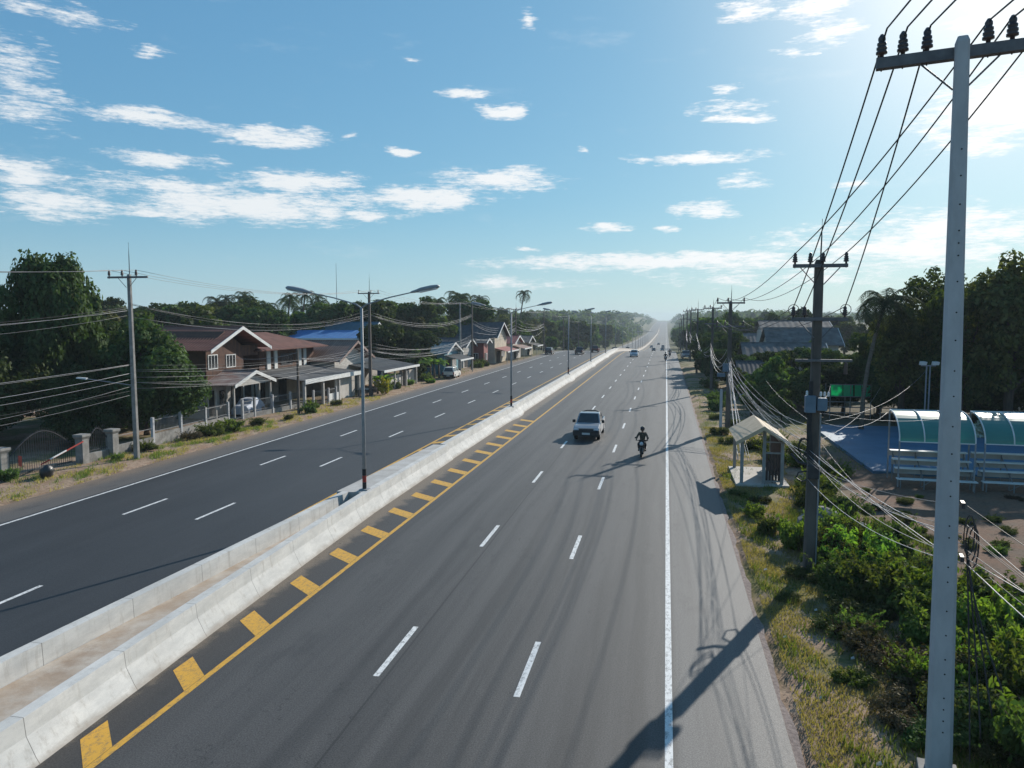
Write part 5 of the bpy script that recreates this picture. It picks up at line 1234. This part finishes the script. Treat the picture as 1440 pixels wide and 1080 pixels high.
for x, y, c, k, rz, lb in [(-5.4,350,'cardark','hatch',0,'small dark car far down the right carriageway'),(-1.6,372,'cargrey','hatch',0,'small grey car far down the outer right lane'),(-1.7,465,'cardark','pickup',0,'tiny dark pickup far off in the outer right lane'),
        (-5.2,560,'cardark','hatch',0,'tiny dark car furthest off on the right carriageway'),(-8.6,470,'cargrey','hatch',0,'tiny grey car far off in the inner right lane'),
        (-19.5,300,'cardark','hatch',R(180),'small dark car far off on the left carriageway'),(-23,345,'cardark','pickup',R(180),'tiny dark pickup far off in the outer left lane'),(-19.6,400,'cargrey','hatch',R(180),'tiny grey car furthest off on the left carriageway')]:
    vehicle('car', lb, 'car', (x,y,rz_(y)), rz, c, k, 'small cars far down the highway')

# ------------------------------------------------------------------ motorcycles and riders
def skinned(name, verts, edges, radii, m, par, lvl=1):
    me = bpy.data.meshes.new(name); bm = bmesh.new(); ly = bm.verts.layers.skin.verify()
    vs = [bm.verts.new(v) for v in verts]
    for a, b in edges: bm.edges.new((vs[a], vs[b]))
    for v, r in zip(vs, radii): v[ly].radius = (r, r) if not hasattr(r, '__len__') else r
    vs[0][ly].use_root = True; bm.to_mesh(me); bm.free()
    o = bpy.data.objects.new(name, me); COL.objects.link(o)
    o.modifiers.new('skin', 'SKIN').use_smooth_shade = True; s = o.modifiers.new('sub', 'SUBSURF'); s.levels = s.render_levels = lvl
    dg = bpy.context.evaluated_depsgraph_get(); nm = bpy.data.meshes.new_from_object(o.evaluated_get(dg)); nm.name = name
    o.modifiers.clear(); o.data = nm; nm.materials.clear(); nm.materials.append(m)
    for p in nm.polygons: p.use_smooth = True
    o.parent = par; return o
def motorcycle(label, loc, rz, col='black_plastic', group=None):
    t = root('motorcycle', label, 'motorcycle', loc, rz, group)
    for y in (-.64,.62):
        w = MB().lathe([(.24,-.05),(.29,-.055),(.31,-.02),(.31,.02),(.29,.055),(.24,.05)], 18, axis='x').build('wheel', M['rubber'], t, (0,y,.31), True)
        MB().lathe([(.24,-.03),(.05,-.05),(.05,.05),(.24,.03)], 12, axis='x').build('rim', M['rim'], w)
    for s in (-.09,.09): MB().tube([(s,-.64,.31),(s,-.44,.78)], .028, 6).build('fork', M['steel'], t)
    MB().tube([(-.36,-.24,1.02),(-.2,-.38,1.0),(0,-.42,.95),(.2,-.38,1.0),(.36,-.24,1.02)], .018, 6).build('handlebar', M['dark_steel'], t)
    MB().prism([(-.56,.62),(-.44,.55),(-.3,.5),(-.36,.98),(-.5,1.0),(-.58,.86)], -.17, .17).build('fairing', M[col], t, bevel=.05)
    MB().lathe([(.02,-.04),(.11,-.02),(.12,.04)], 12, axis='y').build('headlight', M['lamp_glass'], t, (0,-.58,.84), True)
    MB().prism([(-.34,.36),(-.1,.24),(.4,.26),(.8,.62),(.78,.74),(.1,.72),(-.3,.56)], -.13, .13).build('body', M[col], t, bevel=.05)
    MB().prism([(-.12,.72),(.72,.745),(.74,.82),(.2,.80),(-.1,.78)], -.13, .13).build('seat', M['black_plastic'], t, bevel=.03)
    MB().box(-.08,.08,-.9,-.42,.60,.64).build('front_mudguard', M[col], t, bevel=.02)
    MB().box(-.09,.09,.84,.86,.42,.56).build('number_plate', M['plate'], t)
    for s in (-1,1):
        MB().tube([(s*.28,-.3,1.02),(s*.34,-.34,1.16)], .01, 5).box(s*.38-.06,s*.38+.06,-.36,-.33,1.14,1.23).build('mirror', M['black_plastic'], t)
        MB().box(s*.2-.06,s*.2+.06,-.05,.06,.30,.33).build('footrest', M['dark_steel'], t)
    MB().tube([(.15,.1,.28),(.17,.5,.32),(.18,.85,.42)], [.035,.045,.05], 8).build('exhaust', M['steel'], t)
    return t
def rider(label, loc, rz, group=None, jm='jacket'):
    t = root('person', label, 'person', loc, rz, group)
    V = [(0,.22,.86),(0,.20,1.08),(0,.15,1.30),(0,.12,1.44),(0,.10,1.53),(0,.08,1.64),(0,.07,1.72)]
    E = [(0,1),(1,2),(2,3),(3,4),(4,5),(5,6)]; Rr = [(.16,.13),(.145,.11),(.16,.115),(.10,.085),(.06,.06),(.085,.095),(.08,.09)]
    for s in (-1,1):
        b = len(V); V += [(s*.19,.13,1.42),(s*.31,-.02,1.20),(s*.35,-.19,1.06),(s*.36,-.27,1.03),(s*.35,-.33,1.0)]
        E += [(2,b),(b,b+1),(b+1,b+2),(b+2,b+3),(b+3,b+4)]; Rr += [.062,.048,.035,.036,.025]
        b = len(V); V += [(s*.10,.16,.84),(s*.21,-.22,.76),(s*.20,.0,.40),(s*.20,-.11,.35)]
        E += [(0,b),(b,b+1),(b+1,b+2),(b+2,b+3)]; Rr += [.09,.07,.045,.04]
    skinned('body', V, E, Rr, M['skin'], t)
    jV = V[:4]; jE = [(0,1),(1,2),(2,3)]; jR = [(.18,.15),(.165,.13),(.185,.135),(.10,.09)]
    for s in (-1,1):
        b = len(jV); jV += [(s*.20,.13,1.42),(s*.32,-.02,1.20),(s*.352,-.18,1.065)]; jE += [(2,b),(b,b+1),(b+1,b+2)]; jR += [.082,.066,.05]
    skinned('jacket', jV, jE, jR, M[jm], t)
    tV = [(0,.22,.88)]; tE = []; tR = [(.175,.145)]
    for s in (-1,1):
        b = len(tV); tV += [(s*.10,.15,.85),(s*.215,-.22,.77),(s*.20,-.01,.44)]; tE += [(0,b),(b,b+1),(b+1,b+2)]; tR += [.108,.088,.062]
    skinned('trousers', tV, tE, tR, M['trouser'], t)
    for s in (-1,1): MB().box(s*.2-.05,s*.2+.05,-.19,.06,.335,.43).build('shoe', M['black_plastic'], t, bevel=.03)
    h = MB(); h.lathe([(.06,-.14),(.125,-.10),(.145,0),(.13,.08),(.08,.135),(.01,.15)], 14); h.build('helmet', M['helmet'], t, (0,.075,1.70), True)
    MB().hexa([(-.10,-.075,1.66),(.10,-.075,1.66),(.10,-.05,1.66),(-.10,-.05,1.66),(-.10,-.085,1.76),(.10,-.085,1.76),(.10,-.05,1.76),(-.10,-.05,1.76)]).build('visor', M['glass'], t)
    # face below the visor: nose and mouth
    MB().tube([(0,-.03,1.655),(0,-.055,1.63)], [.012,.016], 6).box(-.03,.03,-.04,-.02,1.592,1.604).build('face', M['skin'], t)
    for s in (-1,1):                                   # hand: palm, four curled fingers round the grip, thumb under it
        hm = MB(); gx, gy, gz_ = s*.345, -.262, 1.022
        for k, (ln, rr_) in enumerate([(.055,.0095),(.062,.0098),(.058,.0095),(.046,.0085)]):
            fxx = gx + s*(-.03+.02*k)
            hm.tube([(fxx,gy+.035,gz_+.018),(fxx,gy-.012,gz_+.03),(fxx,gy-.036,gz_+.004),(fxx,gy-.018,gz_-.024)], [rr_,rr_,rr_*.95,rr_*.8], 6)
        hm.tube([(gx-s*.035,gy+.04,gz_+.008),(gx-s*.045,gy+.01,gz_-.018),(gx-s*.03,gy-.018,gz_-.026)], [.011,.011,.009], 6)
        hm.build('hand', M['skin'], t)
    return t
ML = [(-1.35,47.6), (-.35,158), (.05,172)]
motorcycle('dark motorcycle with round headlight ridden towards the viewer beside the silver pickup', (-1.35,47.6,0), R(-3))
rider('person in an olive jacket and black helmet riding the nearest motorcycle', (-1.35,47.6,0), R(-3))
motorcycle('small dark motorcycle far off on the white edge line, nearer of two', (.0,156,rz_(156)), 0); rider('small dark clad person riding the nearer far motorcycle', (.0,156,rz_(156)), 0, None, 'trouser')
motorcycle('small dark motorcycle far off on the shoulder, behind the other far one', (.9,174,rz_(174)), 0); rider('small dark clad person riding the farther far motorcycle', (.9,174,rz_(174)), 0, None, 'trouser')

# ------------------------------------------------------------------ sky, sun, air
SUN_AZ, SUN_EL = R(23.6), R(24.5)
w = bpy.data.worlds.new('World'); sc.world = w; w.use_nodes = True
T = NT.__new__(NT); T.m = w; T.t = w.node_tree; T.t.nodes.clear(); T.out = T.n('ShaderNodeOutputWorld')
sky = T.n('ShaderNodeTexSky', sky_type='NISHITA'); sky.sun_disc = False; sky.sun_elevation = SUN_EL; sky.sun_rotation = SUN_AZ
sky.altitude = 100; sky.air_density = 1.0; sky.dust_density = .6; sky.ozone_density = 1.6
hs = T.n('ShaderNodeHueSaturation'); hs.inputs['Saturation'].default_value = 1.0; hs.inputs['Hue'].default_value = .5; T.l(sky.outputs[0], hs.inputs['Color'])
sx_ = T.n('ShaderNodeSeparateColor'); T.l(hs.outputs[0], sx_.inputs[0]); cb_ = T.n('ShaderNodeCombineColor')
for ch, (k_, n_, g_) in enumerate(((.122,.159,.66),(.345,.296,.53),(.575,.456,.42))):
    T.l(T.math('MULTIPLY', T.math('POWER', T.math('MULTIPLY', sx_.outputs[ch], .1/n_), g_), k_*10/2**0.35), cb_.inputs[ch])
gen = T.n('ShaderNodeTexCoord').outputs['Generated']; sp = T.n('ShaderNodeSeparateXYZ'); T.l(gen, sp.inputs[0])
az = T.math('ARCTAN2', sp.outputs[0], sp.outputs[1]); el = T.math('ARCSINE', sp.outputs[2])
cmb = T.n('ShaderNodeCombineXYZ'); T.l(az, cmb.inputs[0]); T.l(T.math('MULTIPLY', el, 3.6), cmb.inputs[1])
nz = T.noise(cmb.outputs[0], 19, 8, .66); nz2 = T.noise(T.map(cmb.outputs[0], (.7,1.2,1)), 80, 6, .72)
CL = [(-0.532,0.137,0.165,0.017,1),(-0.317,0.155,0.092,0.012,1),(-0.737,0.129,0.068,0.015,0.9),(-0.627,0.155,0.096,0.009,0.8),(-0.472,0.170,0.070,0.011,1),(-0.630,0.185,0.067,0.008,0.9),(-0.769,0.160,0.047,0.016,0.7),(-0.505,0.220,0.064,0.010,1),(-0.639,0.230,0.066,0.008,0.9),(-0.759,0.234,0.055,0.025,0.6),(-0.770,0.268,0.040,0.024,0.5),(-0.761,0.325,0.030,0.008,0.8),(-0.628,0.300,0.021,0.005,0.8),(-0.261,0.280,0.031,0.007,0.9),(-0.209,0.259,0.035,0.007,1),(-0.210,0.179,0.076,0.011,1),(-0.348,0.209,0.016,0.006,0.9),(-0.178,0.362,0.014,0.008,0.8),(-0.324,0.318,0.018,0.003,0.6),(0.098,0.359,0.045,0.010,1),(0.171,0.355,0.043,0.010,0.9),(0.180,0.327,0.033,0.013,0.7),(0.141,0.311,0.022,0.005,0.8),(0.072,0.257,0.049,0.006,0.7),(0.086,0.243,0.029,0.006,1),(0.039,0.199,0.073,0.006,0.9),(0.099,0.168,0.029,0.010,0.6),(0.044,0.136,0.041,0.008,0.9),(-0.072,0.117,0.038,0.005,0.8),(0.001,0.116,0.016,0.004,0.7),(-0.008,0.073,0.224,0.010,1),(-0.192,0.045,0.089,0.008,0.5),(0.357,0.227,0.069,0.030,1),(0.287,0.084,0.170,0.026,0.75),(0.217,0.160,0.027,0.005,0.7),(0.352,0.315,0.045,0.015,0.5),(-0.109,0.213,0.011,0.003,0.7),(0.063,0.275,0.019,0.005,0.7),(-0.183,0.091,0.020,0.003,0.6),(-0.410,0.227,0.016,0.003,0.6),(0.345,0.192,0.046,0.011,0.7),(-0.721,0.324,0.056,0.010,0.4),(0.315,0.103,0.099,0.020,0.8),(0.140,0.051,0.156,0.010,0.6),(-0.146,0.173,0.028,0.004,0.6),(-0.651,0.123,0.046,0.005,0.7),(-0.403,0.133,0.045,0.008,0.9)]
wn_ = T.noise(cmb.outputs[0], 9, 4, .6); wn2 = T.noise(T.map(cmb.outputs[0], (1,1,1), (7,3,1)), 16, 4, .6)
azw = T.math('ADD', az, T.math('MULTIPLY', T.math('SUBTRACT', wn_, .5), .10)); elw = T.math('ADD', el, T.math('MULTIPLY', T.math('SUBTRACT', wn2, .5), .022))
acc = None
for a0, e0, wa, he, k in CL:
    dx = T.math('MULTIPLY', T.math('SUBTRACT', azw, a0), 1/(wa*1.38)); dy = T.math('MULTIPLY', T.math('SUBTRACT', elw, e0), 1/(he*1.7))
    q = T.math('ADD', T.math('MULTIPLY', dx, dx), T.math('MULTIPLY', dy, dy))
    m_ = T.math('MULTIPLY', T.math('SUBTRACT', 1, T.math('SQRT', q), clamp=True), k)
    acc = m_ if acc is None else T.math('MAXIMUM', acc, m_)
tex = T.math('ADD', T.math('MULTIPLY', T.math('SUBTRACT', nz, .5), 2.4), T.math('MULTIPLY', T.math('SUBTRACT', nz2, .5), 1.5))
base = T.math('MULTIPLY', T.ss(acc, 0, .08), T.math('ADD', acc, T.math('MULTIPLY', tex, .85)))
cm = T.math('MULTIPLY', T.ss(base, .10, .8), .93)
wisp = T.math('MULTIPLY', T.ss(T.noise(cmb.outputs[0], 5.5, 8, .68), .56, .8), .22)
cm = T.math('MAXIMUM', cm, T.math('MULTIPLY', wisp, T.ss(el, .03, .1)))
sd = T.n('ShaderNodeVectorMath', operation='DOT_PRODUCT'); T.l(gen, sd.inputs[0]); sd.inputs[1].default_value = (math.sin(SUN_AZ)*math.cos(SUN_EL), math.cos(SUN_AZ)*math.cos(SUN_EL), math.sin(SUN_EL))
gl = T.math('POWER', T.math('MAXIMUM', sd.outputs['Value'], 0), 6)
ccol = T.mix(gl, (6.9,7.15,7.3), (9,8.9,8.8))
lowh = T.math('MULTIPLY', T.ss(el, .16, -.02), .28)
aur = T.math('MULTIPLY', T.math('POWER', T.math('MAXIMUM', sd.outputs['Value'], 0), 42), .85)
cx = T.mix(aur, T.mix(cm, T.mix(lowh, cb_.outputs[0], (5.6,6.6,7.0)), ccol), (10.5,10.2,10.2))
bg = T.n('ShaderNodeBackground'); T.l(cx, bg.inputs[0]); bg.inputs[1].default_value = .10; T.l(bg.outputs[0], T.out.inputs[0])
sl_ = bpy.data.lights.new('sun', 'SUN'); sl_.energy = 4.8; sl_.angle = R(.5); sl_.color = (1, .94, .85)
so = bpy.data.objects.new('sun', sl_); COL.objects.link(so)
d_ = Vector((math.sin(SUN_AZ)*math.cos(SUN_EL), math.cos(SUN_AZ)*math.cos(SUN_EL), math.sin(SUN_EL)))
so.rotation_euler = (-d_).to_track_quat('-Z', 'Y').to_euler(); so.location = (60, 120, 80)

hz = bpy.data.materials.new('haze_air'); hz.use_nodes = True; nt = hz.node_tree; nt.nodes.clear()
ho = nt.nodes.new('ShaderNodeOutputMaterial'); pv_ = nt.nodes.new('ShaderNodeVolumePrincipled')
pv_.inputs['Color'].default_value = (.78,.90,1,1); pv_.inputs['Density'].default_value = .00024; pv_.inputs['Anisotropy'].default_value = .1
nt.links.new(pv_.outputs[0], ho.inputs['Volume'])
tag(MB().box(-2520,2520,-60,4020,-18,34).build('haze', hz), 'thin pale air between the viewer and the far trees', 'haze', kind='stuff')

cam = bpy.data.cameras.new('camera'); co = bpy.data.objects.new('camera', cam); COL.objects.link(co); sc.camera = co
cam.sensor_width = 36; cam.lens = 1060/1440*36; cam.clip_end = 20000; cam.clip_start = .1
co.location = (0, 0, 8.6); co.rotation_euler = (R(90-4.96), 0, R(11.527))
sc.view_settings.view_transform = 'Standard'; sc.view_settings.look = 'None'; sc.view_settings.exposure = 0.35; sc.view_settings.gamma = 1
sc.cycles.use_denoising = True; sc.cycles.max_bounces = 6; sc.cycles.transparent_max_bounces = 8; sc.cycles.volume_bounces = 0
sc.render.resolution_x, sc.render.resolution_y = 1024, 768
